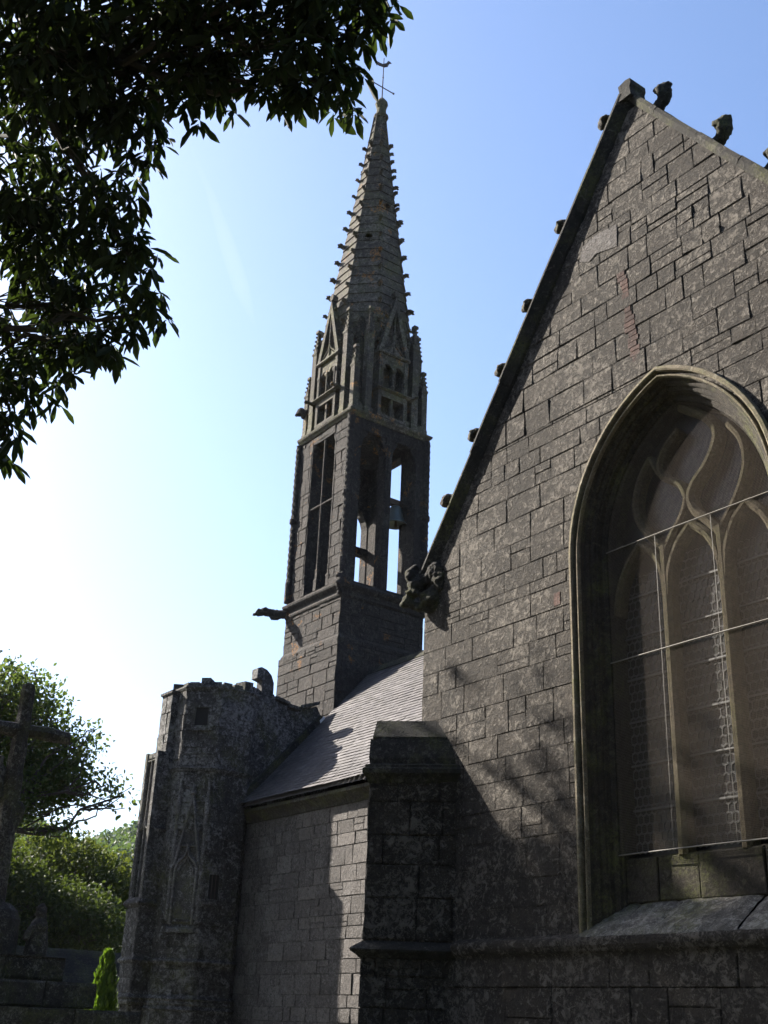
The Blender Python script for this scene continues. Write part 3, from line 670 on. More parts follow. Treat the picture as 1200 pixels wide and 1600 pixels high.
# shouldered corbels in the east and west lights
def shoulder(k, u, sgn, zt, o0=H - TH + .01, o1=H - .03):
    P = [(u, zt), (u + sgn * .17, zt), (u + sgn * .17, zt - .06), (u + sgn * .14, zt - .13), (u + sgn * .06, zt - .25), (u + sgn * .01, zt - .42), (u, zt - .5)]
    mb.prism([tpt(k, a, o0, z) for a, z in P], Vector(side(k)[1]) * (o1 - o0), .5)
for u, s_ in ((-.86, 1), (-.1, -1), (.1, 1), (.86, -1)): shoulder(1, u, s_, 15.28)
for u, s_ in ((-.88, 1), (-.1, -1)): shoulder(3, u, s_, 14.2)
for k in (0, 2):
    for u, s_ in ((-.52, 1), (.52, -1)):
        P = [(u, 15.36), (u + s_ * .09, 15.36), (u + s_ * .085, 15.28), (u + s_ * .03, 15.2), (u, 15.08)]
        mb.prism([tpt(k, a, H - TH + .02, z) for a, z in P], Vector(side(k)[1]) * (TH - .06), .5)
mb.build("belfry_wall", GR_TOWER, BTW)
mb = MB()
for k in (0,):   # mullion, transom and frame moulding of the two-light openings
    N = side(k)[1]; o = H - .10
    mb.strip([tpt(k, 0, o, 11.2), tpt(k, 0, o, 15.36)], .075, N, .09); mb.strip([tpt(k, -.52, o, 13.52), tpt(k, .52, o, 13.52)], .07, N, .085)
    for dx in (.0, .05):
        e = .53 + dx; oo = H - .004 if dx else H - .02
        mb.strip([tpt(k, -e, oo, 11.25), tpt(k, -e, oo, 15.1), tpt(k, -e + .07, oo, 15.25), tpt(k, -e + .07, oo, 15.4 + dx), tpt(k, e - .07, oo, 15.4 + dx), tpt(k, e - .07, oo, 15.25), tpt(k, e, oo, 15.1), tpt(k, e, oo, 11.25)], .028, N, .02)
    for u in (-.545, .0, .545): mb.loft([[tpt(k, u + a * w, H - .05 + b * w, z) for a, b in ((-1, -1), (1, -1), (1, 1), (-1, 1))] for z, w in ((11.2, .065), (11.42, .06), (11.47, .075), (11.52, .045), (11.7, .04), (11.74, .055), (11.78, .03))])
for u0, u1 in ((-.86, -.1), (.1, .86)):
    for dx, oo in ((.02, H - .01),):
        a, b = u0 - dx, u1 + dx
        mb.strip([tpt(1, a, oo, 11.25), tpt(1, a, oo, 14.8), tpt(1, a + .06, oo, 15.05), tpt(1, a + .17, oo, 15.17), tpt(1, a + .18, oo, 15.3), tpt(1, b - .18, oo, 15.3), tpt(1, b - .17, oo, 15.17), tpt(1, b - .06, oo, 15.05), tpt(1, b, oo, 14.8), tpt(1, b, oo, 11.25)], .035, side(1)[1], .02)
mb.strip([tpt(1, .0, H - .002, 11.2), tpt(1, 0, H - .002, 15.3)], .07, side(1)[1], .03)
mb.build("belfry_mullion", GR_TOWER, BTW)
# carved corner shafts
for sx, sy in ((1, -1), (-1, -1), (1, 1), (-1, 1)):
    mb = MB(); cx, cy = TX + sx * 1.20, TYC + sy * 1.20; rings = []; n = 14; z = 11.2; i = 0
    while z < 15.62:
        rr = .095 if not (13.36 < z < 13.5 or z < 11.75) else .13 if z > 12 else .115
        tex = 0 if rr > .1 else .011
        rings.append([(cx + (rr + tex * math.cos(4 * (2 * math.pi * q / n) + i * 1.25) + tex * .4 * math.sin(i * 2.3 + q)) * math.cos(2 * math.pi * q / n), cy + (rr + tex * math.cos(4 * (2 * math.pi * q / n) + i * 1.25)) * math.sin(2 * math.pi * q / n), z) for q in range(n)])
        z += .035; i += 1
    mb.loft(rings); mb.build("corner_shaft", GR_TOWER, BTW)
mb = MB(); course(mb, sq(1.20), [(-.01, 15.60), (.03, 15.60), (.05, 15.65), (.09, 15.69), (.11, 15.73), (.11, 15.76), (.03, 15.82), (-.01, 15.82)])
mb.box(TX - 1.18, TX + 1.18, TYC - 1.18, TYC + 1.18, 15.63, 15.80)
mb.build("upper_cornice", GR_SPIRE, BTW)
# gargoyles
def gargoyle(p, d, L, seed):
    p = Vector(p); d = Vector(d).normalized(); s_ = Vector((-d.y, d.x, 0)); u = Vector((0, 0, 1))
    sculpt("gargoyle", GR_TOWER, BTW, [(p + d * L * .98 + u * .0, (.085, .085, .09)), (p + d * (L + .09) - u * .04, (.05, .05, .045)), (p + d * L * .95 + s_ * .06 + u * .06, (.03, .03, .05)), (p + d * L * .95 - s_ * .06 + u * .06, (.03, .03, .05))],
           [([p - d * .2 - u * .06, p + d * L * .35 - u * .02, p + d * L * .7 + u * .03, p + d * L], [.12, .10, .12, .07]), ([p + d * .1 - u * .1, p + d * L * .4 - u * .13], [.09, .06])], .022, .02, 14, seed)
for sx, sy in ((-1, -1), (1, 1), (-1, 1)): gargoyle((TX + sx * 1.30, TYC + sy * 1.30, 10.95), (sx, sy, 0), .62, sx * 3 + sy)
sculpt("corner_mask", GR_TOWER, BTW, [((TX + 1.33, TYC - 1.33, 11.12), (.14, .14, .17)), ((TX + 1.40, TYC - 1.40, 10.98), (.10, .10, .12)), ((TX + 1.34, TYC - 1.34, 10.82), (.08, .08, .12))], [], .022, .03, 14, 9)
# bell, hung inside
BL = thing("bell", "dark bronze bell hung in the right-hand opening of the belfry", "bell", (-21.85, 7.9, 13.4))
prof = [(.0, .50), (.10, .50), (.15, .46), (.17, .36), (.19, .22), (.24, .09), (.30, .0), (.29, -.02), (.26, .02), (.0, .1)]
mb = MB(); mb.loft([[(-21.85 + r * math.cos(2 * math.pi * q / 20), 7.9 + r * math.sin(2 * math.pi * q / 20), 13.32 + z) for q in range(20)] for r, z in prof]); mb.build("bell_body", BRONZE, BL, smooth=True)
mb = MB(); mb.box(-21.93, -21.77, 7.55, 8.25, 13.83, 13.98); mb.tube([(-21.85, 7.9, 13.5), (-21.85, 7.92, 13.25)], [.02, .04], 6); mb.tube([(-21.85, 7.36, 13.9), (-21.85, 8.4, 13.9)], .03, 6)
mb.build("headstock", WOODM, BL)
mb = MB(); mb.tube([(-21.75, 7.95, 13.92), (-21.6, 8.05, 13.80), (-21.5, 8.1, 13.84)], [.03, .03, .02], 6); mb.build("bell_lever", IRON, BL)

# upper stage
mb = MB()
def octr(ap, z, c=(TX, TYC), rot=0): 
    R = ap / math.cos(math.pi / 8); return [(c[0] + R * math.cos(math.pi / 8 + math.pi / 4 * q + rot), c[1] + R * math.sin(math.pi / 8 + math.pi / 4 * q + rot), z) for q in range(8)]
mb.loft([octr(.86, 15.8), octr(.86, 17.9), octr(1.0, 18.1)])
# plinth blocks of the upper stage
for k in range(4):
    for a, b in ((-1.2, -.52), (.52, 1.2)):
        tbox(mb, k, a if k % 2 == 0 else max(a, -.9), b if k % 2 == 0 else min(b, .9), .9, 1.16, 15.8, 16.02)
mb.build("upper_stage_core", GR_SPIRE, BTW)
def frange(a, b, n): return [a + (b - a) * i / n for i in range(n + 1)]
def dormer(k):
    N = Vector(side(k)[1]); hw = .46; O = 1.26
    root = MB()
    def bx(u0, u1, z0, z1, o0=.84, o1=O, t=.5): tbox(root, k, u0, u1, o0, o1, z0, z1, t)
    bx(-hw, -.36, 15.82, 17.72, t=.6); bx(.36, hw, 15.82, 17.72, t=.4); bx(-.36, .36, 15.82, 15.90, t=.4); bx(-.36, .36, 16.42, 16.60, t=.7)
    bx(-.035, .035, 15.9, 16.42, O - .13, O - .03, .6)
    bx(-.36, .36, 16.66, 16.72)
    # twin arched lights : head block with two real arches
    for u0 in (-.36, .0):
        w = .36; n = 8; zt = 17.72; zs = 17.28; r = w / 2 - .035
        arc = [(u0 + w / 2 - r * math.cos(math.pi * i / n), zs + r * 1.15 * math.sin(math.pi * i / n)) for i in range(n + 1)]
        left = [(u0 + .001, zs - .55)] + [(arc[0][0], zs - .55)] + arc[:n // 2 + 1] + [(u0 + w / 2, zt), (u0 + .001, zt)]
        right = [(arc[-1][0], zs - .55), (u0 + w - .001, zs - .55), (u0 + w - .001, zt), (u0 + w / 2, zt)] + arc[n // 2:]
        for P in (left, right): root.prism([tpt(k, a, O - .16, z) for a, z in P], N * .13, .55)
    for u in (-.36, 0, .36):
        root.tube([tpt(k, u, O - .01, 16.72), tpt(k, u, O - .01, 17.22)], .032, 8); root.loft([[tpt(k, u + a * w, O - .02 + b * w, z) for a, b in ((-1, -1), (1, -1), (1, 1), (-1, 1))] for z, w in ((17.2, .035), (17.25, .06), (17.3, .065), (17.34, .05))])
    o = root.build("dormer", GR_SPIRE, BTW)
    m = MB(); m.loft([[tpt(k, u, oo, z) for oo, z in ((.86, 16.59), (O + .03, 16.59), (O + .09, 16.63), (O + .08, 16.66), (.86, 16.70))] for u in (-.55, .55)])
    m.build("dormer_string", GR_SPIRE, o); m = MB()
    m.loft([[tpt(k, u, oo, z) for oo, z in ((.86, 17.70), (O + .02, 17.70), (O + .05, 17.74), (O + .03, 17.80), (.86, 17.82))] for u in (-.52, .52)])
    m.build("dormer_string", GR_SPIRE, o)
    # steep openwork gable
    m = MB(); za, zb = 17.80, 19.62; ho = .50
    for s_ in (-1, 1):
        m.prism([tpt(k, s_ * ho, O - .14, za), tpt(k, s_ * (ho - .13), O - .14, za), tpt(k, 0, O - .14, zb - .42), tpt(k, 0, O - .14, zb)], N * .16, .5)
    m.strip([tpt(k, 0, O - .1, za), tpt(k, 0, O - .1, zb - .3)], .055, N, .10)
    for s_ in (-1, 1): m.strip([tpt(k, s_ * .34, O - .1, za + .02), tpt(k, s_ * .20, O - .1, za + .16), tpt(k, s_ * .06, O - .1, za + .28), tpt(k, 0, O - .1, za + .5)], .045, N, .09)
    m.prism([tpt(k, -.30, O - .13, za), tpt(k, .30, O - .13, za), tpt(k, .06, O - .13, za + .22), tpt(k, -.06, O - .13, za + .22)], N * .1, .6)
    # solid gable back running into the spire
    m.prism([tpt(k, -.40, .5, za), tpt(k, .40, .5, za), tpt(k, 0, .5, zb - .25)], N * (O - .24 - .5), .4)
    m.prism([tpt(k, -.06, O - .14, zb - .02), tpt(k, .06, O - .14, zb - .02), tpt(k, .09, O - .14, zb + .1), tpt(k, 0, O - .14, zb + .2), tpt(k, -.09, O - .14, zb + .1)], N * .16, .5)
    m.build("dormer_gable", GR_SPIRE, o)
    for s_ in (-1, 1):
        for i, t in enumerate((.16, .38, .60, .80)):
            p = tpt(k, s_ * ho * (1 - t) + s_ * .02, O - .05, za + (zb - za) * t); mesh_crocket(p, Vector(side(k)[0]) * s_ + Vector((0, 0, .25)), .55, o)
    return o
CK = {}
def mesh_crocket(p, outdir, sc, parent):
    """small crocket from shared mesh: base at origin, leaning to +X"""
    if "m" not in CK:
        m = MB(); m.tube([(-.02, 0, -.02), (.04, 0, .0), (.09, 0, .04), (.13, 0, .035), (.135, 0, -.02), (.11, 0, -.04)], [.075, .065, .06, .06, .05, .025], 6)
        m.ell((.09, .05, .04), (.05, .045, .04), 6, 4); m.ell((.10, -.05, .03), (.05, .045, .04), 6, 4); m.ell((.05, 0, .07), (.045, .05, .03), 6, 4)
        o = m.build("crocket", GR_SPIRE); CK["m"] = o.data; bpy.data.objects.remove(o)
    o = bpy.data.objects.new("crocket", CK["m"]); ROOT.objects.link(o)
    x = Vector(outdir).normalized(); y = Vector((0, 0, 1)).cross(x).normalized(); zz = x.cross(y)
    M = Matrix((x, y, zz)).transposed(); o.location = p; o.rotation_euler = M.to_euler(); o.scale = (sc, sc, sc)
    set_parent(o, parent); return o
for k in range(4): dormer(k)
def pinnacle(x, y, z0, z1, z2, w, seed):
    m = MB(); m.loft([[(x + a * s_, y + b * s_, z) for a, b in ((-1, -1), (1, -1), (1, 1), (-1, 1))] for z, s_ in ((z0, w * 1.15), (z0 + .12, w * 1.15), (z0 + .18, w), (z1 - .05, w), (z1, w * 1.25), (z1 + .05, w * 1.15))])
    m.loft([[(x + a * s_, y + b * s_, z) for a, b in ((-1, -1), (1, -1), (1, 1), (-1, 1))] for z, s_ in ((z1 + .05, w * .95), (z2 - .12, w * .35), (z2 - .08, w * .75), (z2, w * .7), (z2 + .02, w * .3))])
    for s0, s1 in ((1, 0), (-1, 0), (0, 1), (0, -1)):
        m.prism([(x + s0 * w * 1.02 + (0 if s0 else -w * .9), y + s1 * w * 1.02 + (0 if s1 else -w * .9), z1), (x + s0 * w * 1.02 + (0 if s0 else w * .9), y + s1 * w * 1.02 + (0 if s1 else w * .9), z1), (x + s0 * w * 1.02, y + s1 * w * 1.02, z1 + .24)], (-s0 * .03, -s1 * .03, 0))
    n = int((z2 - z1) / .13)
    for i in range(1, n):
        t = i / n; r = w * (.95 - .6 * t) * 1.0 + .004
        for a, b in ((1, 1), (-1, 1), (1, -1), (-1, -1)): m.ell((x + a * r, y + b * r, z1 + .05 + (z2 - z1 - .1) * t), (.032, .032, .028), 5, 4)
    return m.build("pinnacle", GR_SPIRE, BTW)
for k in range(4):
    for u in (-.74, .74):
        p = tpt(k, u, 1.14, 0); pinnacle(p.x, p.y, 15.8, 18.25, 19.02, .095, k)
    p = tpt(k, -1.10, 1.10, 0); pinnacle(p.x, p.y, 15.8, 17.1, 17.72, .085, k)
for k in range(4):   # diagonal buttress strips
    a = math.pi / 4 + k * math.pi / 2; x, y = TX + 1.12 * math.cos(a), TYC + 1.12 * math.sin(a); pinnacle(x, y, 15.8, 18.2, 18.85, .10, k)
for k, (sx, sy) in enumerate(((-1, -1), (1, -1), (1, 1), (-1, 1))):
    p = Vector((TX + sx * .62, TYC - 1.28, 16.62)) if sy < 0 else Vector((TX + 1.28, TYC + sx * .62, 16.62))
    d = (0, -1, 0) if sy < 0 else (1, 0, 0)
    if k < 2 or k == 2: sculpt("small_gargoyle", GR_SPIRE, BTW, [(p + Vector(d) * .20, (.055, .055, .05))], [([p - Vector(d) * .1, p + Vector(d) * .2 + Vector((0, 0, .02))], [.055, .045])], .02, .015, 18, k)
gargoyle((TX - 1.05, TYC - 1.15, 16.62), (-1, -.6, 0), .25, 4)
# spire: lapped courses, arrises, crockets, breathing holes
SZ0, SZ1 = 18.1, 26.75
def sap(z): return min(1.09, .97 - (z - 20.2) * .1265)
mb = MB(); NCR = 27
for c in range(NCR):
    za, zb = SZ0 + (SZ1 - SZ0) * c / NCR, SZ0 + (SZ1 - SZ0) * (c + 1) / NCR
    A, Am, B = octr(sap(za) + .022, za), octr(sap(za) + .012, za + .02), octr(sap(zb) - .004, zb)
    for i in range(8):
        j = (i + 1) % 8; tn = .5 + .35 * mnoise.noise((c * 1.7, i * 2.3, 0)); faceang = math.pi / 8 + math.pi / 4 * (i + .5)
        low = [A[i], A[j]]
        hole = (c, i) in ((11, 6), (15, 7), (11, 0), (8, 3))
        if not hole: mb.add([A[i], A[j], B[j], B[i]], [(0, 1, 2, 3)], tn)
        else:
            a, b, c_, d = [Vector(q) for q in (A[i], A[j], B[j], B[i])]; ctr = (a + b + c_ + d) / 4; r = .105
            ex = (b - a).normalized(); ey_ = ((d + c_) / 2 - (a + b) / 2).normalized(); cor = [a, b, c_, d]
            circ = [ctr + ex * r * math.cos(math.pi * (1.25 + .25 * q)) + ey_ * r * math.sin(math.pi * (1.25 + .25 * q)) for q in range(8)]
            vs = cor + circ; fs = []
            for q in range(4):
                fs += [(q, (q + 1) % 4, 4 + (2 * q + 2) % 8, 4 + 2 * q + 1, 4 + 2 * q)]
            mb.add(vs, fs, tn)
            inw = Vector((-math.cos(faceang), -math.sin(faceang), 0)) * .14
            mb.loft([circ, [q + inw for q in circ]], caps=False)
            mb.loft([[ctr + (q - ctr) * 1.0 for q in circ], [ctr + (q - ctr) * 1.25 - inw * .15 for q in circ], [ctr + (q - ctr) * 1.45 for q in circ]], caps=False)
        if c > 0:
            P = octr(sap(za) - .004, za); mb.add([A[i], A[j], P[j], P[i]], [(0, 1, 2, 3)], .1)
mb.build("spire", GR_SPIRE, BTW)
mb = MB()
for i in range(8):
    P0, P1 = octr(sap(SZ0) + .02, SZ0)[i], octr(sap(SZ1) + .02, SZ1)[i]; mb.tube([P0, P1], [.045, .028], 6)
mb.build("spire_arris", GR_SPIRE, BTW)
for i in range(8):
    a = math.pi / 8 + math.pi / 4 * i
    for c in range(12):
        z = 18.75 + c * .61; R = (sap(z) + .03) / math.cos(math.pi / 8)
        mesh_crocket((TX + R * math.cos(a), TYC + R * math.sin(a), z), (math.cos(a), math.sin(a), .05 + .25 * mnoise.noise((i * 1.7, c * 2.1, 3))), .80 + .35 * mnoise.noise((i * 2.7, c * 1.3, 9)), BTW)
mb = MB(); prof = [(.20, 26.72), (.23, 26.78), (.23, 26.82), (.16, 26.86), (.145, 27.1), (.17, 27.2), (.20, 27.3), (.185, 27.36), (.13, 27.45), (.07, 27.53), (.02, 27.58)]
mb.loft([[(TX + .02 + r * math.cos(2 * math.pi * q / 12), TYC + .02 + r * math.sin(2 * math.pi * q / 12), z) for q in range(12)] for r, z in prof]); mb.build("spire_finial", GR_SPIRE, BTW)
mb = MB(); cx, cy = TX + .02, TYC + .02
mb.tube([(cx, cy, 27.5), (cx, cy, 29.2)], [.022, .014], 6); mb.tube([(cx, cy - .42, 28.0), (cx, cy + .42, 28.0)], .018, 6)
for y in (-.42, .42): mb.ell((cx, cy + y, 28.0), (.035, .035, .035), 8, 6)
mb.ell((cx, cy, 28.4), (.03, .03, .03), 8, 6); mb.build("iron_cross", IRON, BTW)
mb = MB(); R_ = [(-.22, .12), (-.24, .02), (-.12, -.06), (.02, -.10), (.12, -.05), (.16, .08), (.22, .10), (.17, .16), (.12, .18), (.08, .08), (-.02, .02), (-.12, .06)]
mb.prism([(cx - .012 + a * .5, cy + a, 28.92 + z) for a, z in R_], (.024, -.012, 0)); mb.build("weathercock", IRON, BTW)

# ================================================================ STAIR TURRET
UX, UY = -22.0, 3.42
TU = thing("stair_turret", "dark lichened polygonal stair turret with a blind gabled niche, broken at the top", "stair turret", (UX, UY, 0))
def uo(ap, z): return octr(ap, z, (UX, UY))
def uface(a):  # (U, N) for face with outward angle a (deg)
    r = math.radians(a); return Vector((-math.sin(r), math.cos(r), 0)), Vector((math.cos(r), math.sin(r), 0))
UC = Vector((UX, UY, 0)); AP = .92; HS = AP * math.tan(math.pi / 8)
mb = MB(); mb.loft([uo(AP - .02, 0), uo(AP - .02, 7.98)])
SQW = (-.2, .12, 7.1, 7.55); SLT = (-.17, .12, 3.72, 4.22)
for a in range(0, 360, 45):
    U, N = uface(a); O = UC + N * AP
    def sk(z0, z1, u0, u1, h, sd, sp=.15): ashlar(mb, O, U, N, z0, z1, cst(u0), cst(u1), h=h, wl=(.22, .6), seed=sd, joint=.01, groove=.018, split=sp, prot=.014)
    if a == 0:
        sk(0, 2.55, -HS, HS, .32, 101); sk(2.6, 3.7, -HS, HS, .3, 102); sk(3.7, 4.22, -HS, -.30, .26, 103); sk(3.7, 4.22, .0, HS, .26, 104); sk(4.22, 6.2, -HS, HS, .3, 105); sk(6.3, 7.9, -HS, HS, .28, 106)
    elif a == 315:
        sk(0, 1.75, -HS, HS, .32, 111); sk(1.85, 2.55, -HS, HS, .32, 112); sk(2.62, 3.25, -HS, HS, .3, 113); sk(3.25, 6.2, -HS, -.24, .28, 114); sk(3.25, 6.2, .24, HS, .28, 115); sk(5.0, 6.2, -.24, .24, .26, 116)
        sk(6.3, 7.1, -HS, HS, .28, 117); sk(7.1, 7.55, -HS, -.17, .22, 118); sk(7.1, 7.55, .17, HS, .22, 119); sk(7.55, 7.9, -HS, HS, .3, 120)
    else: sk(0, 7.9, -HS, HS, .3, 130 + a)
mb.build("turret_wall", GR_TUR, TU)
mb = MB()
def ring(prof, tone=.5):
    mb.loft([[p for p in uo(AP + o, z)] for o, z in prof], caps=False, tone=tone)
ring([(-.01, 6.2), (.03, 6.2), (.04, 6.225), (.02, 6.24), (.045, 6.26), (.03, 6.29), (-.01, 6.3)], .7)
mb.build("turret_moulding", GR_TUR, TU); mb = MB()
ring([(-.01, 3.3), (.02, 3.3), (.02, 3.33), (-.01, 3.34)], .5); ring([(-.01, 2.53), (.04, 2.54), (.06, 2.58), (.05, 2.6), (-.01, 2.64)], .6)
mb.build("turret_moulding", GR_TUR, TU); mb = MB()
ring([(-.01, 1.80), (.05, 1.80), (.07, 1.84), (.05, 1.88), (.08, 1.92), (-.01, 2.0)], .5); ring([(.06, 0), (.06, 1.7), (.09, 1.74), (.04, 1.8), (-.01, 1.8)], .5)
mb.build("turret_moulding", GR_TUR, TU); mb = MB()
ring([(-.01, 7.88), (.02, 7.9), (.05, 7.95), (.03, 7.99), (-.2, 8.0)], .5)
mb.build("turret_moulding", GR_TUR, TU)
mb = MB(); rnd = random.Random(5)   # ragged top blocks
P8 = uo(AP - .16, 7.99)
for i in range(8):
    a, b = Vector(P8[i]), Vector(P8[(i + 1) % 8]); n = 3
    for q in range(n):
        h = rnd.choice([.0, .08, .17, .2, .13]); c0, c1 = a.lerp(b, (q + .03) / n), a.lerp(b, (q + .97) / n)
        if h < .02: continue
        nn = Vector(((c0 + c1) / 2 - UC).xy.to_3d()); nn.normalize()
        mb.prism([c0 - nn * .14, c1 - nn * .14, c1 + nn * .15, c0 + nn * .15], (0, 0, h), rnd.random())
mb.build("turret_parapet", GR_TUR, TU)
U, N = uface(315); O = UC + N * AP
def fp(u, o, z): return O + U * u + N * o + Vector((0, 0, z))
mb = MB()   # niche with ogee arch under a steep gable between pinnacles
for u in (-.22, .22): mb.strip([fp(u, -.03, 3.25), fp(u, -.03, 4.3)], .055, N, .07, .7)
og = [(-.22, 4.25), (-.19, 4.38), (-.11, 4.46), (-.04, 4.53), (0, 4.66), (.04, 4.53), (.11, 4.46), (.19, 4.38), (.22, 4.25)]
mb.strip([fp(a, -.03, z) for a, z in og], .05, N, .08, .8)
mb.strip([fp(a * .72, -.03, z - .09) for a, z in og], .03, N, .05, .6)
for s_ in (-1, 1):
    mb.strip([fp(s_ * .25, -.03, 4.35), fp(0, -.03, 5.72)], .05, N, .08, .8)
    mb.strip([fp(s_ * .30, -.03, 3.3), fp(s_ * .30, -.03, 5.35)], .07, N, .05, .6); mb.strip([fp(s_ * .30, -.03, 5.35), fp(s_ * .30, -.03, 5.62)], .10, N, .07, .7); mb.strip([fp(s_ * .30, -.03, 5.6), fp(s_ * .30, -.03, 6.05)], .05, N, .05, .7)
mb.strip([fp(-.17, -.03, 4.72), fp(.17, -.03, 4.72)], .04, N, .06, .7); mb.strip([fp(0, -.03, 4.6), fp(0, -.03, 4.75)], .05, N, .1, .7)
mb.ell(tuple(fp(0, .03, 5.76)), (.06, .06, .05)); mb.ell(tuple(fp(0, .03, 5.85)), (.035, .035, .06))
mb.prism([fp(-.30, -.05, 3.18), fp(.30, -.05, 3.18), fp(.27, .04, 3.10), fp(-.27, .04, 3.10)], (0, 0, .07), .5)
mb.prism([fp(-.25, -.05, 3.25), fp(.25, -.05, 3.25), fp(.25, -.015, 3.25), fp(-.25, -.015, 3.25)], (0, 0, 1.8), .12)
mb.build("blind_niche", GR_TURL, TU)
DARK = plain("painted_opening_shade", (0.012, 0.011, 0.010), 0.95)
def tur_window(u0, u1, z0, z1, fa, name, bars):
    U, N = uface(fa); O2 = UC + N * AP; q = lambda u, o, z: O2 + U * u + N * o + Vector((0, 0, z)); m = MB()
    for a, b, c, d in ((u0 - .06, u0, z0 - .05, z1 + .06), (u1, u1 + .06, z0 - .05, z1 + .06), (u0, u1, z1, z1 + .06), (u0, u1, z0 - .05, z0)):
        m.prism([q(a, -.02, c), q(b, -.02, c), q(b, .02, c), q(a, .02, c)], (0, 0, d - c), .6)
    m.prism([q(u0 - .12, -.02, z0 - .11), q(u1 + .12, -.02, z0 - .11), q(u1 + .12, .05, z0 - .11), q(u0 - .12, .05, z0 - .11)], (0, 0, .055), .7)
    w = m.build(name, GR_TUR, TU)
    m = MB(); m.prism([q(u0, -.016, z0), q(u1, -.016, z0), q(u1, -.012, z0), q(u0, -.012, z0)], (0, 0, z1 - z0)); m.build("opening_shade_panel", DARK, w)  # thin near-black panel on the wall paints the shade of an opening
    if bars:
        m = MB()
        for i in (1, 2): m.tube([q(u0 + (u1 - u0) * i / 3, .0, z0), q(u0 + (u1 - u0) * i / 3, .0, z1)], .009, 5)
        m.build("window_bar", IRON, w)
tur_window(-.15, .13, 7.14, 7.52, 315, "stair_window", False)
tur_window(-.27, -.04, 3.74, 4.2, 0, "stair_slit", True)
# south buttress with a deep traceried panel
mb = MB(); bx0, bx1, by0, by1 = -22.52, -21.95, 2.15, 2.9
mb.box(bx0, bx0 + .09, by0, by1, 3.66, 6.62); mb.box(bx1 - .09, bx1, by0, by1, 3.66, 6.62); mb.box(bx0 + .09, bx1 - .09, by0 + .25, by1, 3.66, 6.6)
mb.box(bx0 + .09, bx1 - .09, by0 + .02, by0 + .25, 6.5, 6.6)
mb.box(bx0 + .01, bx1 - .01, by0 + .02, by1, 0, 3.62)
ashlar(mb, (0, by0, 0), (1, 0, 0), (0, -1, 0), 0, 3.6, cst(bx0), cst(bx1), h=.34, wl=(.3, .6), seed=201, groove=.015); ashlar(mb, (bx1, 0, 0), (0, 1, 0), (1, 0, 0), 0, 3.6, cst(by0), cst(by1), h=.34, wl=(.3, .6), seed=202, groove=.015)
ashlar(mb, (bx1 + .012, 0, 0), (0, 1, 0), (1, 0, 0), 3.7, 6.55, cst(by0), cst(by1), h=.34, wl=(.3, .6), seed=203, groove=.01)
tb = mb.build("turret_buttress", GR_TUR, TU)
mb = MB(); NS = (0, -1, 0)
for x in (bx0 + .10, bx0 + .30, bx1 - .12): mb.strip([(x, by0 + .06, 3.7), (x, by0 + .06, 6.55)], .03, NS, .05, .9)
mb.strip([(bx0 + .06, by0 + .06, 6.45), (bx1 - .04, by0 + .06, 6.45)], .03, NS, .05, .9)
mb.strip([(bx0 + .08, by0 + .06, 5.05), (bx0 + .2, by0 + .06, 5.1), (bx0 + .28, by0 + .06, 5.3), (bx0 + .36, by0 + .06, 5.1), (bx1 - .1, by0 + .06, 5.05)], .03, NS, .05, .9)
mb.build("panel_tracery", GR_TURL, tb)
mb = MB(); pl_ = [(bx0, by1), (bx0, by0), (bx1, by0), (bx1, by1)]
for pl2, pr in ((pl_, [(-.01, 3.55), (.03, 3.57), (.07, 3.62), (.06, 3.66), (-.01, 3.74)]), (pl_, [(-.01, 2.53), (.04, 2.54), (.06, 2.58), (.05, 2.6), (-.01, 2.66)]), (pl_, [(-.01, 1.78), (.05, 1.80), (.07, 1.84), (.05, 1.88), (.08, 1.92), (-.01, 2.0)]), ([(bx1, by0 + .1), (bx1, by1)], [(-.01, 5.0), (.04, 5.02), (.06, 5.06), (-.01, 5.12)])):
    mb = MB(); course(mb, pl2, pr); mb.build("buttress_moulding", GR_TUR, tb)
mb = MB(); mb.box(-22.46, -22.0, 2.36, 2.7, 6.6, 7.9)
ashlar(mb, (0, 2.35, 0), (1, 0, 0), (0, -1, 0), 6.62, 7.9, cst(-22.47), cst(-21.99), h=.4, wl=(.3, .6), seed=205, groove=.01); ashlar(mb, (-21.99, 0, 0), (0, 1, 0), (1, 0, 0), 6.62, 7.9, cst(2.36), cst(2.66), h=.4, wl=(.3, .6), seed=206, groove=.01)
course(mb, [(-22.47, 2.7), (-22.47, 2.35), (-21.99, 2.35), (-21.99, 2.7)], [(-.01, 7.86), (.03, 7.88), (.04, 7.93), (-.2, 7.95)])
mb.build("turret_pilaster", GR_TUR, TU)
for o in (BTW, TU, NV, TR, WF): o["kind"] = "thing"

# ================================================================ CALVARY
CX, CY = -12.0, -4.05
CV = thing("wayside_cross", "weathered granite cross with round arms on a stepped base, lower left", "stone cross", (CX, CY, 0))
mb = MB()
def steps(h, z0, z1, sd, off=(0, 0), name="base_step"):
    m = MB(); x0, y0 = CX + off[0], CY + off[1]
    m.box(x0 - h + .02, x0 + h - .02, y0 - h + .02, y0 + h - .02, z0, z1 - .02)
    for k in range(4):
        U, N = side(k); ashlar(m, Vector((x0, y0, 0)) + Vector(N) * h, U, N, z0, z1, cst(-h), cst(h), h=(z1 - z0), wl=(.4, .9), seed=sd + k, split=0, bev=.02, joint=.012)
    n = 10; g = [[(x0 - h + 2 * h * i / n, y0 - h + 2 * h * j / n, z1 - .012 + .012 * mnoise.noise((i * .7 + sd, j * .7, 0))) for j in range(n + 1)] for i in range(n + 1)]
    m.add([p for r in g for p in r], [(i * (n + 1) + j, (i + 1) * (n + 1) + j, (i + 1) * (n + 1) + j + 1, i * (n + 1) + j + 1) for i in range(n) for j in range(n)])
    return m.build(name, GR_CROSS, CV)
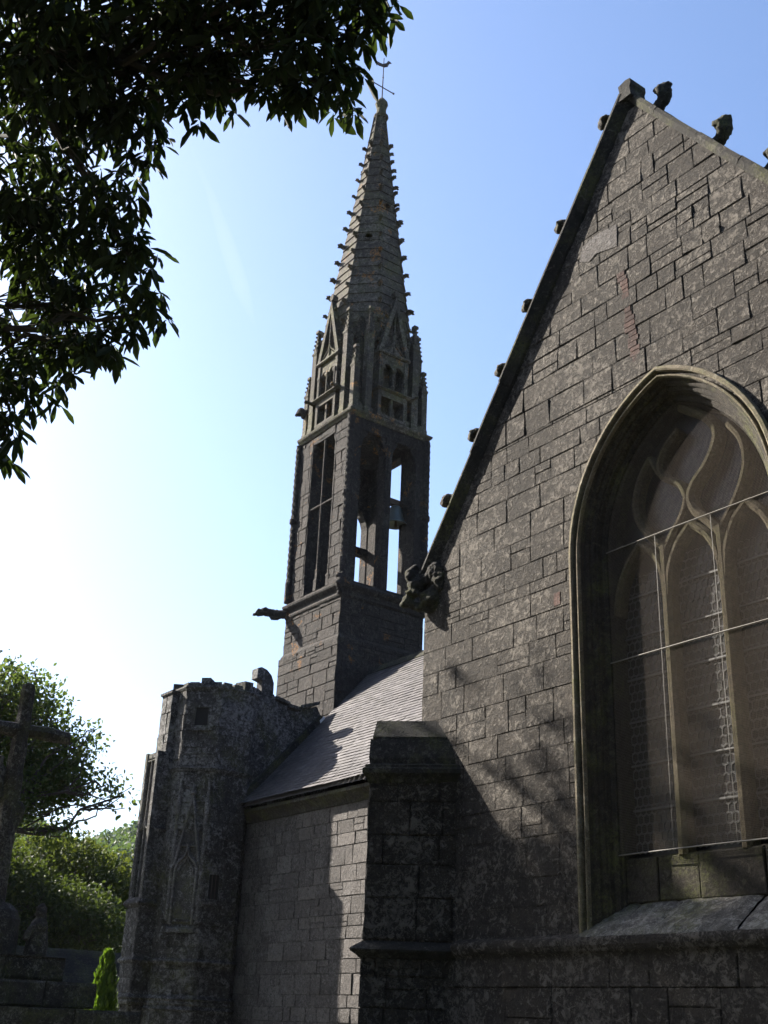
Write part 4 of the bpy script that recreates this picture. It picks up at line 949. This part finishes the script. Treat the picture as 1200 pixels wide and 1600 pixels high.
steps(1.2, 0, 1.64, 300); steps(.86, 1.64, 1.87, 310); steps(.62, 1.87, 2.09, 320)
m = MB(); m.loft([[(CX - .03 + a * w, CY - .05 + b * w, z) for a, b in ((-1, -.6), (-.6, -1), (.6, -1), (1, -.6), (1, .6), (.6, 1), (-.6, 1), (-1, .6))] for z, w in ((2.08, .33), (2.42, .32), (2.50, .29), (2.57, .22))]); m.build("cross_plinth", GR_CROSS, CV)
rr = random.Random(2); pts = []; rad = []
for i in range(24):
    t = i / 23; z = 2.5 + 2.28 * t; pts.append((CX + rr.uniform(-.004, .004), CY + .02 + rr.uniform(-.004, .004), z)); rad.append(.128 - .056 * t + .004 * math.sin(i * 2.1))
pts.append((CX, CY + .02, 4.80)); rad.append(.03)
m = MB(); m.tube(pts, rad, 8); m.build("cross_shaft", GR_CROSS, CV)
m = MB(); ya = [CY + .02 + y for y in [-.52 + 1.04 * i / 14 for i in range(15)]]
m.tube([(CX, ya[0] - .005, 4.30)] + [(CX, y, 4.30 + .012 * mnoise.noise((y * 3, 0, 0))) for y in ya] + [(CX, ya[-1] + .005, 4.30)], [.03] + [.074 + .006 * math.sin(i * 1.3) for i in range(15)] + [.03], 8)
m.build("cross_arm", GR_CROSS, CV)
sculpt("bracket_figure", GR_CROSS, CV, [((CX + .02, CY + .12, 3.46), (.07, .07, .12)), ((CX + .02, CY + .08, 3.33), (.07, .07, .10)), ((CX - .02, CY - .12, 3.80), (.07, .07, .12)), ((CX - .02, CY - .14, 3.96), (.045, .045, .055))], [([(CX - .02, CY - .10, 3.6), (CX - .02, CY - .13, 3.8)], [.06, .07])], .02, .015, 14, 4)
ST = thing("stone_figure", "small hooded stone figure kneeling beside the foot of the cross", "statue", (CX + .3, CY + .42, 2.09))
bx, by = CX + .30, CY + .42
sculpt("figure_body", GR_CROSS, ST, [((bx, by, 2.50), (.052, .055, .065)), ((bx, by, 2.36), (.10, .085, .09))], [([(bx, by, 2.07), (bx, by, 2.2), (bx, by, 2.34), (bx, by, 2.46)], [.12, .115, .085, .045]), ([(bx, by - .02, 2.40), (bx + .05, by - .09, 2.34), (bx + .07, by - .14, 2.25)], [.045, .04, .035])], .012, .008, 20, 2)
sculpt("hood", GR_CROSS, ST, [], [([(bx - .02, by + .03, 2.44), (bx - .01, by + .03, 2.53), (bx, by, 2.56), (bx + .01, by - .04, 2.53)], [.04, .035, .03, .025])], .012, .006, 20, 3)

# low building behind the churchyard
HB = thing("slate_roofed_shed", "low shed under a dark slate roof beyond the churchyard", "shed", (-27.5, 1.8, 0))
m = MB(); m.box(-29.4, -26.4, -1.6, 5.0, 0, 1.95); m.build("shed_wall", GR_NAVE, HB)
m = MB(); rnd = random.Random(4)
m.prism([(-29.5, -1.7, 1.9), (-26.2, -1.7, 1.9), (-27.8, -1.7, 2.95)], (0, 6.8, 0), .1)
for r in range(14):
    for c in range(30):
        t0, t1 = r / 14, (r + 1) / 14; y = -1.7 + c * .226; P = lambda t, yy, l: (-26.2 - 1.6 * t + .5 * l, yy, 1.92 + 1.05 * t + l)
        m.add([P(t0, y, .02), P(t0, y + .222, .02), P(t1, y + .222, .005), P(t1, y, .005)], [(0, 1, 2, 3)], rnd.random() * .2)
m.build("shed_roof", GR_DARK, HB)

# ================================================================ FOLIAGE
import numpy as np
def leaf_mesh(name, mat, P, D, Nn, Lg, Wd, tone, parent=None, lance=True):
    """P base points, D leaf directions, Nn leaf normals (all n x 3); one folded leaf polygon pair each"""
    D = D / np.linalg.norm(D, axis=1, keepdims=True); S = np.cross(D, Nn); S /= np.linalg.norm(S, axis=1, keepdims=True) + 1e-9; Nn = np.cross(S, D)
    Lg = Lg[:, None]; Wd = Wd[:, None]; n = len(P)
    if lance:
        tpl = [(0, 0, 0), (.32, .75, .05), (.68, 1.0, .02), (.88, .5, -.04), (1, 0, -.10), (.88, -.5, -.04), (.68, -1, .02), (.32, -.75, .05)]
    else:
        tpl = [(0, 0, 0), (.35, 1.0, .08), (.75, .8, 0), (1, 0, -.08), (.75, -.8, 0), (.35, -1.0, .08)]
    k = len(tpl); V = np.stack([P + D * Lg * a + S * Wd * .5 * b + Nn * Lg * c for a, b, c in tpl], axis=1).reshape(-1, 3)
    half = k // 2; f1 = list(range(0, half + 1)); f2 = [0] + list(range(half, k))
    base = np.arange(n)[:, None] * k
    F = np.concatenate([base + np.array(f1), base + np.array(f2)], axis=1).reshape(-1)
    me = bpy.data.meshes.new(name); me.vertices.add(len(V)); me.vertices.foreach_set("co", V.astype(np.float32).reshape(-1))
    me.loops.add(len(F)); me.loops.foreach_set("vertex_index", F.astype(np.int32))
    ln = len(f1); me.polygons.add(2 * n); me.polygons.foreach_set("loop_start", (np.arange(2 * n) * ln).astype(np.int32)); me.polygons.foreach_set("loop_total", np.full(2 * n, ln, np.int32))
    me.update(calc_edges=True); at = me.attributes.new("tone", 'FLOAT', 'FACE'); at.data.foreach_set("value", np.repeat(tone, 2).astype(np.float32))
    me.materials.append(mat); o = bpy.data.objects.new(name, me); ROOT.objects.link(o)
    if parent is not None: set_parent(o, parent)
    return o
def rosettes(C, rs, size=.17, per=6, droop=.75, wfrac=.26):
    """drooping whorls of lance leaves at centres C"""
    n = len(C); P = np.repeat(C, per, 0); ph = np.tile(np.arange(per) * 2 * np.pi / per, n) + np.repeat(rs.rand(n) * 6.28, per) + rs.randn(n * per) * .25
    dr = -droop + rs.randn(n * per) * .35
    D = np.stack([np.cos(ph), np.sin(ph), dr * 1.3], 1); Nn = np.stack([-dr * np.cos(ph) * .5, -dr * np.sin(ph) * .5, np.ones(n * per)], 1) + rs.randn(n * per, 3) * .35
    L = size * (0.5 + .8 * rs.rand(n * per)); P = P + D / np.linalg.norm(D, axis=1, keepdims=True) * .015 + rs.randn(n * per, 3) * .015
    return P, D, Nn, L, L * wfrac * (.8 + .4 * rs.rand(n * per)), np.clip(.45 + .25 * rs.randn(n * per), 0, 1)
def limb(m, a, b, r0, r1, rnd, wob=.08, n=7, sag=0.0):
    a, b = Vector(a), Vector(b); L = (b - a).length; pts = []
    for i in range(n + 1):
        t = i / n; w = math.sin(math.pi * t) * wob * L
        pts.append(a.lerp(b, t) + Vector((rnd.uniform(-1, 1), rnd.uniform(-1, 1), rnd.uniform(-1, 1) + sag)) * w)
    m.tube(pts, [r0 + (r1 - r0) * (i / n) for i in range(n + 1)], 6 if r0 > .03 else 4); return pts

# --- the big chestnut whose boughs hang into the upper left
BL1 = [(-6.38, -6.58, 7.78, 0.55), (-6.45, -5.94, 8.26, 0.63), (-5.78, -5.53, 8.04, 0.52), (-5.16, -5.2, 7.74, 0.45), (-4.75, -4.86, 7.91, 0.21), (-5.0, -4.91, 7.74, 0.24), (-5.21, -4.86, 7.53, 0.26), (-5.52, -5.12, 7.67, 0.23), (-6.05, -5.51, 7.78, 0.32), (-6.81, -5.82, 7.85, 0.48), (-7.48, -6.2, 7.99, 0.61), (-7.46, -6.07, 7.16, 0.58), (-6.82, -5.78, 7.03, 0.31), (-6.95, -5.47, 6.73, 0.31), (-7.69, -5.69, 6.68, 0.58), (-7.08, -5.26, 6.44, 0.24), (-7.34, -5.5, 6.16, 0.28), (-7.63, -5.89, 5.89, 0.35), (-7.84, -5.89, 5.49, 0.21), (-7.05, -7.21, 7.92, 0.79), (-7.67, -6.91, 7.1, 0.79), (-8.19, -6.53, 6.18, 0.69), (-8.24, -6.09, 5.47, 0.31), (-6.06, -6.63, 8.38, 0.72), (-5.35, -5.89, 8.26, 0.64), (-4.86, -5.3, 8.2, 0.46)]
T1 = thing("chestnut_tree", "big chestnut whose dark boughs hang down into the upper left corner", "tree", (-9.6, -9.4, 0))
rs = np.random.RandomState(4); rnd = random.Random(12)
m = MB(); trunk_top = Vector((-9.3, -8.8, 5.0)); m.tube([(-9.6, -9.4, 0), (-9.6, -9.3, 1.2), (-9.5, -9.1, 3), trunk_top, (-9.1, -8.5, 7.2)], [.42, .34, .30, .26, .16], 12); m.build("trunk", BARK, T1)
m = MB(); cents = []
hubs = [(-8.1, -7.0, 7.4), (-8.4, -6.9, 6.3), (-7.2, -6.6, 8.2)]
for h in hubs: limb(m, trunk_top, h, .13, .07, rnd, .06)
limb(m, hubs[2], (-5.2, -5.4, 8.0), .055, .015, rnd, .05, 9); 
for x, y, z, r in BL1:
    h = min(hubs, key=lambda q: (Vector(q) - Vector((x, y, z))).length); p = limb(m, h, (x, y, z), .035, .012, rnd, .07)
    n = max(6, int(82 * r * r / .25 * (1 if r < .6 else .75))); D = rs.randn(n, 3); D /= np.linalg.norm(D, axis=1, keepdims=True); R = r * rs.rand(n, 1) ** (1 / 2.4)
    C = np.array([[x, y, z]]) + D * R * np.array([[1.0, 1.0, .92]]); cents.append(C)
    for q in range(0, n, 3): limb(m, p[rnd.randint(3, 7)], C[q], .008, .0035, rnd, .1, 4)
m.build("branches", BARK, T1)
C = np.concatenate(cents); P = rosettes(C, rs, .168, 6, .8, .29); leaf_mesh("crown", LEAF, P[0], P[1], P[2], P[3], P[4], P[5], T1)

def crown_points(rs, blobs, per_vol, shell=.6):
    out = []
    for x, y, z, a, b, c in blobs:
        n = int(per_vol * a * b * c * 4.2); D = rs.randn(n, 3); D /= np.linalg.norm(D, axis=1, keepdims=True); R = rs.rand(n, 1) ** (1 / 3.0) * (1 - shell) + shell * (1 - .25 * rs.rand(n, 1))
        out.append(np.array([[x, y, z]]) + D * R * np.array([[a, b, c]]))
    return np.concatenate(out)
def broad_tree(name, label, base, top_z, blobs, mat, leaf, dens, seed, group, trunk_r=.25, per=4, hub=.45):
    rs = np.random.RandomState(seed); rnd = random.Random(seed); T = thing(name, label, "tree", base, group)
    m = MB(); b = Vector(base); h = Vector((base[0], base[1], top_z * hub)); m.tube([b, b.lerp(h, .5) + Vector((.1, .05, 0)), h, Vector((base[0], base[1], top_z * .8))], [trunk_r, trunk_r * .8, trunk_r * .65, trunk_r * .15], 10); m.build("trunk", BARK, T)
    m = MB(); C = crown_points(rs, blobs, dens)
    # gather leaves in clumps so the crown has gaps
    for x, y, z, a, bb, c in blobs:
        p = limb(m, h + Vector((0, 0, rnd.uniform(-.3, .5) * top_z * .2)), (x, y, z), trunk_r * .35, trunk_r * .08, rnd, .08, 7, .2)
        for q in range(7): 
            d = Vector((rnd.gauss(0, 1), rnd.gauss(0, 1), rnd.gauss(0, .8))).normalized(); limb(m, p[rnd.randint(4, 7)], (x + d.x * a * .9, y + d.y * bb * .9, z + d.z * c * .9), trunk_r * .1, .01, rnd, .12, 5)
    m.build("branches", BARK, T)
    n = len(C); K = per; off = rs.randn(n * K, 3) * leaf * 1.3; P = np.repeat(C, K, 0) + off
    D = rs.randn(n * K, 3); D[:, 2] -= .7; N_ = rs.randn(n * K, 3) * .7; N_[:, 2] += 1
    L = leaf * (.7 + .6 * rs.rand(n * K)); leaf_mesh("crown", mat, P, D, N_, L, L * .55, np.clip(.45 + .25 * rs.randn(n * K) + .12 * np.repeat(rs.randn(n), K), 0, 1), T, lance=False)
    return T
def blobcloud(rnd, c, R, n, r):
    out = []
    for i in range(n):
        while True:
            d = Vector((rnd.uniform(-1, 1), rnd.uniform(-1, 1), rnd.uniform(-1, 1)))
            if d.length < 1: break
        s = rnd.uniform(.7, 1.25) * r; out.append((c[0] + d.x * R[0], c[1] + d.y * R[1], c[2] + d.z * R[2], s, s, s * .75))
    return out
GT = "trees around the churchyard"
# tree outside the frame on the left: its shadow falls on the foot of the gable
rn = random.Random(21)
bl = blobcloud(rn, (-21.6, -6.75, 10.5), (2.3, 1.4, 2.3), 34, .86) + [(-21.4, -5.1, 12.0, .5, .35, .5), (-21.0, -5.4, 13.2, .5, .35, .4), (-21.8, -7.8, 12.9, .8, .7, .6), (-21.8, -6.6, 14.0, .5, .4, .35)] + blobcloud(rn, (-21.6, -7.3, 13.4), (2.0, .8, 1.2), 20, .72)
broad_tree("chestnut_tree", "chestnut just outside the left edge that shades the foot of the gable", (-21.5, -7.6, 0), 13.5, bl, LEAF, .20, 24, 5, GT, .35)
# trees beyond the churchyard, left
rn = random.Random(31)
bl = blobcloud(rn, (-29.4, .9, 7.6), (1.0, 2.7, 1.45), 34, .9) + [(-28.5, 1.6, 9.0, .8, .8, .6), (-28.6, 2.9, 8.0, .8, .75, .6), (-28.2, 3.4, 7.0, .7, .65, .5), (-28.0, 4.1, 6.7, .4, .4, .35), (-28.4, .4, 9.1, .9, .8, .6), (-28.6, -1.0, 8.6, 1.0, 1.0, .7), (-28.3, 2.6, 5.8, .6, .7, .4), (-28.3, .9, 5.7, .7, .6, .4)]
broad_tree("broadleaf_tree", "spreading tree with browning leaves on the skyline behind the stone cross", (-30.3, -1.4, 0), 9.0, bl, LEAF2, .12, 88, 6, GT, .3, 4)
rn = random.Random(32)
bl = blobcloud(rn, (-30.5, 1.9, 3.9), (1.0, 3.6, 1.35), 40, .9)
broad_tree("bushy_tree", "dense dark green tree below the skyline, behind the foot of the cross", (-31, .8, 0), 5, bl, LEAF4, .12, 120, 7, GT, .2, 4)
rn = random.Random(33)
bl = blobcloud(rn, (-36.5, 6.6, 4.4), (1.2, 3.6, 2.2), 30, 1.0)
broad_tree("sunlit_tree", "yellow-green sunlit tree between the dark trees and the turret", (-37, 6.6, 0), 6.5, bl, LEAF3, .14, 90, 8, GT, .2, 4)
# big trees behind the photographer keep the open sky off the shaded walls
rn = random.Random(34)
for i, (x, y, zc, R) in enumerate([(-8.5, -15.5, 10, (5.0, 3.6, 4.0)), (3.0, -14.5, 10, (5.0, 3.4, 4.5)), (-19.5, -18.5, 9, (5.5, 3.6, 4.5)), (11.5, -9.5, 9.5, (4.0, 4.5, 4.5))]):
    broad_tree("churchyard_tree", ["tall tree behind the camera to the left of the path", "tall tree straight behind the camera", "tall tree far behind the camera to the left", "tall tree behind the camera to the right"][i], (x, y, 0), zc + R[2] * .8, blobcloud(rn, (x, y, zc), R, 34, 1.7), LEAF, .42, 13, 40 + i, GT, .4, 4)
# conifer
CN = thing("golden_conifer", "small bright yellow-green conifer beside the foot of the turret", "shrub", (-17.75, -.22, 0))
rs = np.random.RandomState(9); n = 5200; t = rs.rand(n) ** .8; z = .15 + 2.3 * t; ph = rs.rand(n) * 6.283; R = (.46 * (1 - t) ** .8 + .02) * (.62 + .4 * rs.rand(n)) * (1 + .16 * np.sin(ph * 5 + z * 7) + .12 * np.sin(ph * 3 - z * 13))
P = np.stack([-17.75 + R * np.cos(ph), -.22 + R * np.sin(ph), z], 1); D = np.stack([np.cos(ph) * .45, np.sin(ph) * .45, np.ones(n)], 1) + rs.randn(n, 3) * .2; L = np.full(n, .085) * (.5 + .9 * rs.rand(n))
leaf_mesh("conifer_foliage", CONIF, P, D, np.stack([np.cos(ph), np.sin(ph), np.zeros(n)], 1), L, L * .4, rs.rand(n), CN, lance=False)
m = MB(); m.tube([(-17.75, -.22, 0), (-17.75, -.22, 2.0)], [.06, .02], 6); m.build("trunk", BARK, CN)
# wooded hill on the skyline
def hill_h(x, y):
    d = math.hypot(x, y + 8); a = math.degrees(math.atan2(y + 8, x)); 
    return max(0, (d - 110) / 90) * (24 + 3 * math.sin(a * .22) + 2.5 * math.sin(a * .9 + 1)) if d < 200 else 24 + 3 * math.sin(a * .22) + 2.5 * math.sin(a * .9 + 1)
m = MB(); n1, n2 = 60, 10; vs = []
for i in range(n1 + 1):
    a = math.radians(120 + 100 * i / n1)
    for j in range(n2 + 1):
        d = 108 + 120 * j / n2; x, y = d * math.cos(a), d * math.sin(a) - 8; vs.append((x, y, hill_h(x, y) - .3))
m.add(vs, [(i * (n2 + 1) + j, (i + 1) * (n2 + 1) + j, (i + 1) * (n2 + 1) + j + 1, i * (n2 + 1) + j + 1) for i in range(n1) for j in range(n2)])
setting(m.build("hill", GROUND))
rs = np.random.RandomState(11); rn = random.Random(3); bl = []
for i in range(420):
    a = math.radians(rn.uniform(150, 175)); d = rn.uniform(150, 205); x, y = d * math.cos(a), d * math.sin(a) - 8; s = rn.uniform(2.2, 4.2); bl.append((x, y, hill_h(x, y) + s * .7, s, s, s * 1.15))
C = crown_points(rs, bl, 3.2, .8); n = len(C); L = np.full(n, .6) * (.7 + .6 * rs.rand(n))
o = leaf_mesh("far_woodland", HILLLEAF, C, rs.randn(n, 3), rs.randn(n, 3) + [0, 0, 1], L, L * .8, rs.rand(n), None, lance=False); setting(o, "stuff"); o["label"] = "hazy wood covering the far hillside"
# thin blue air
m = MB(); m.box(-320, 60, -90, 330, -1.0, 42.0)
hz = NT("haze"); pv = hz.n("ShaderNodeVolumePrincipled", {"Color": (.72, .82, 1.0, 1), "Density": 0.0001, "Anisotropy": 0.3}); hz.t.links.new(pv.outputs[0], hz.out.inputs["Volume"])
o = m.build("haze", hz.m); setting(o, "stuff")

# faint vapour trail high in the west
m = MB(); P0, P1 = Vector((-775, 312, 718)), Vector((-818, 410, 606)); m.tube([P0, P0.lerp(P1, .3) + Vector((3, 0, 2)), P0.lerp(P1, .6) + Vector((2, 0, 0)), P0.lerp(P1, .85), P0.lerp(P1, 1.1)], [1, 4, 8, 8, 1], 16)
vt = NT("vapour_trail"); pv = vt.n("ShaderNodeVolumePrincipled", {"Color": (1, 1, 1, 1), "Density": 0.0010, "Anisotropy": 0.3}); vt.t.links.new(pv.outputs[0], vt.out.inputs["Volume"])
o = m.build("contrail", vt.m); setting(o, "stuff"); o["label"] = "faint vapour trail in the sky left of the spire"
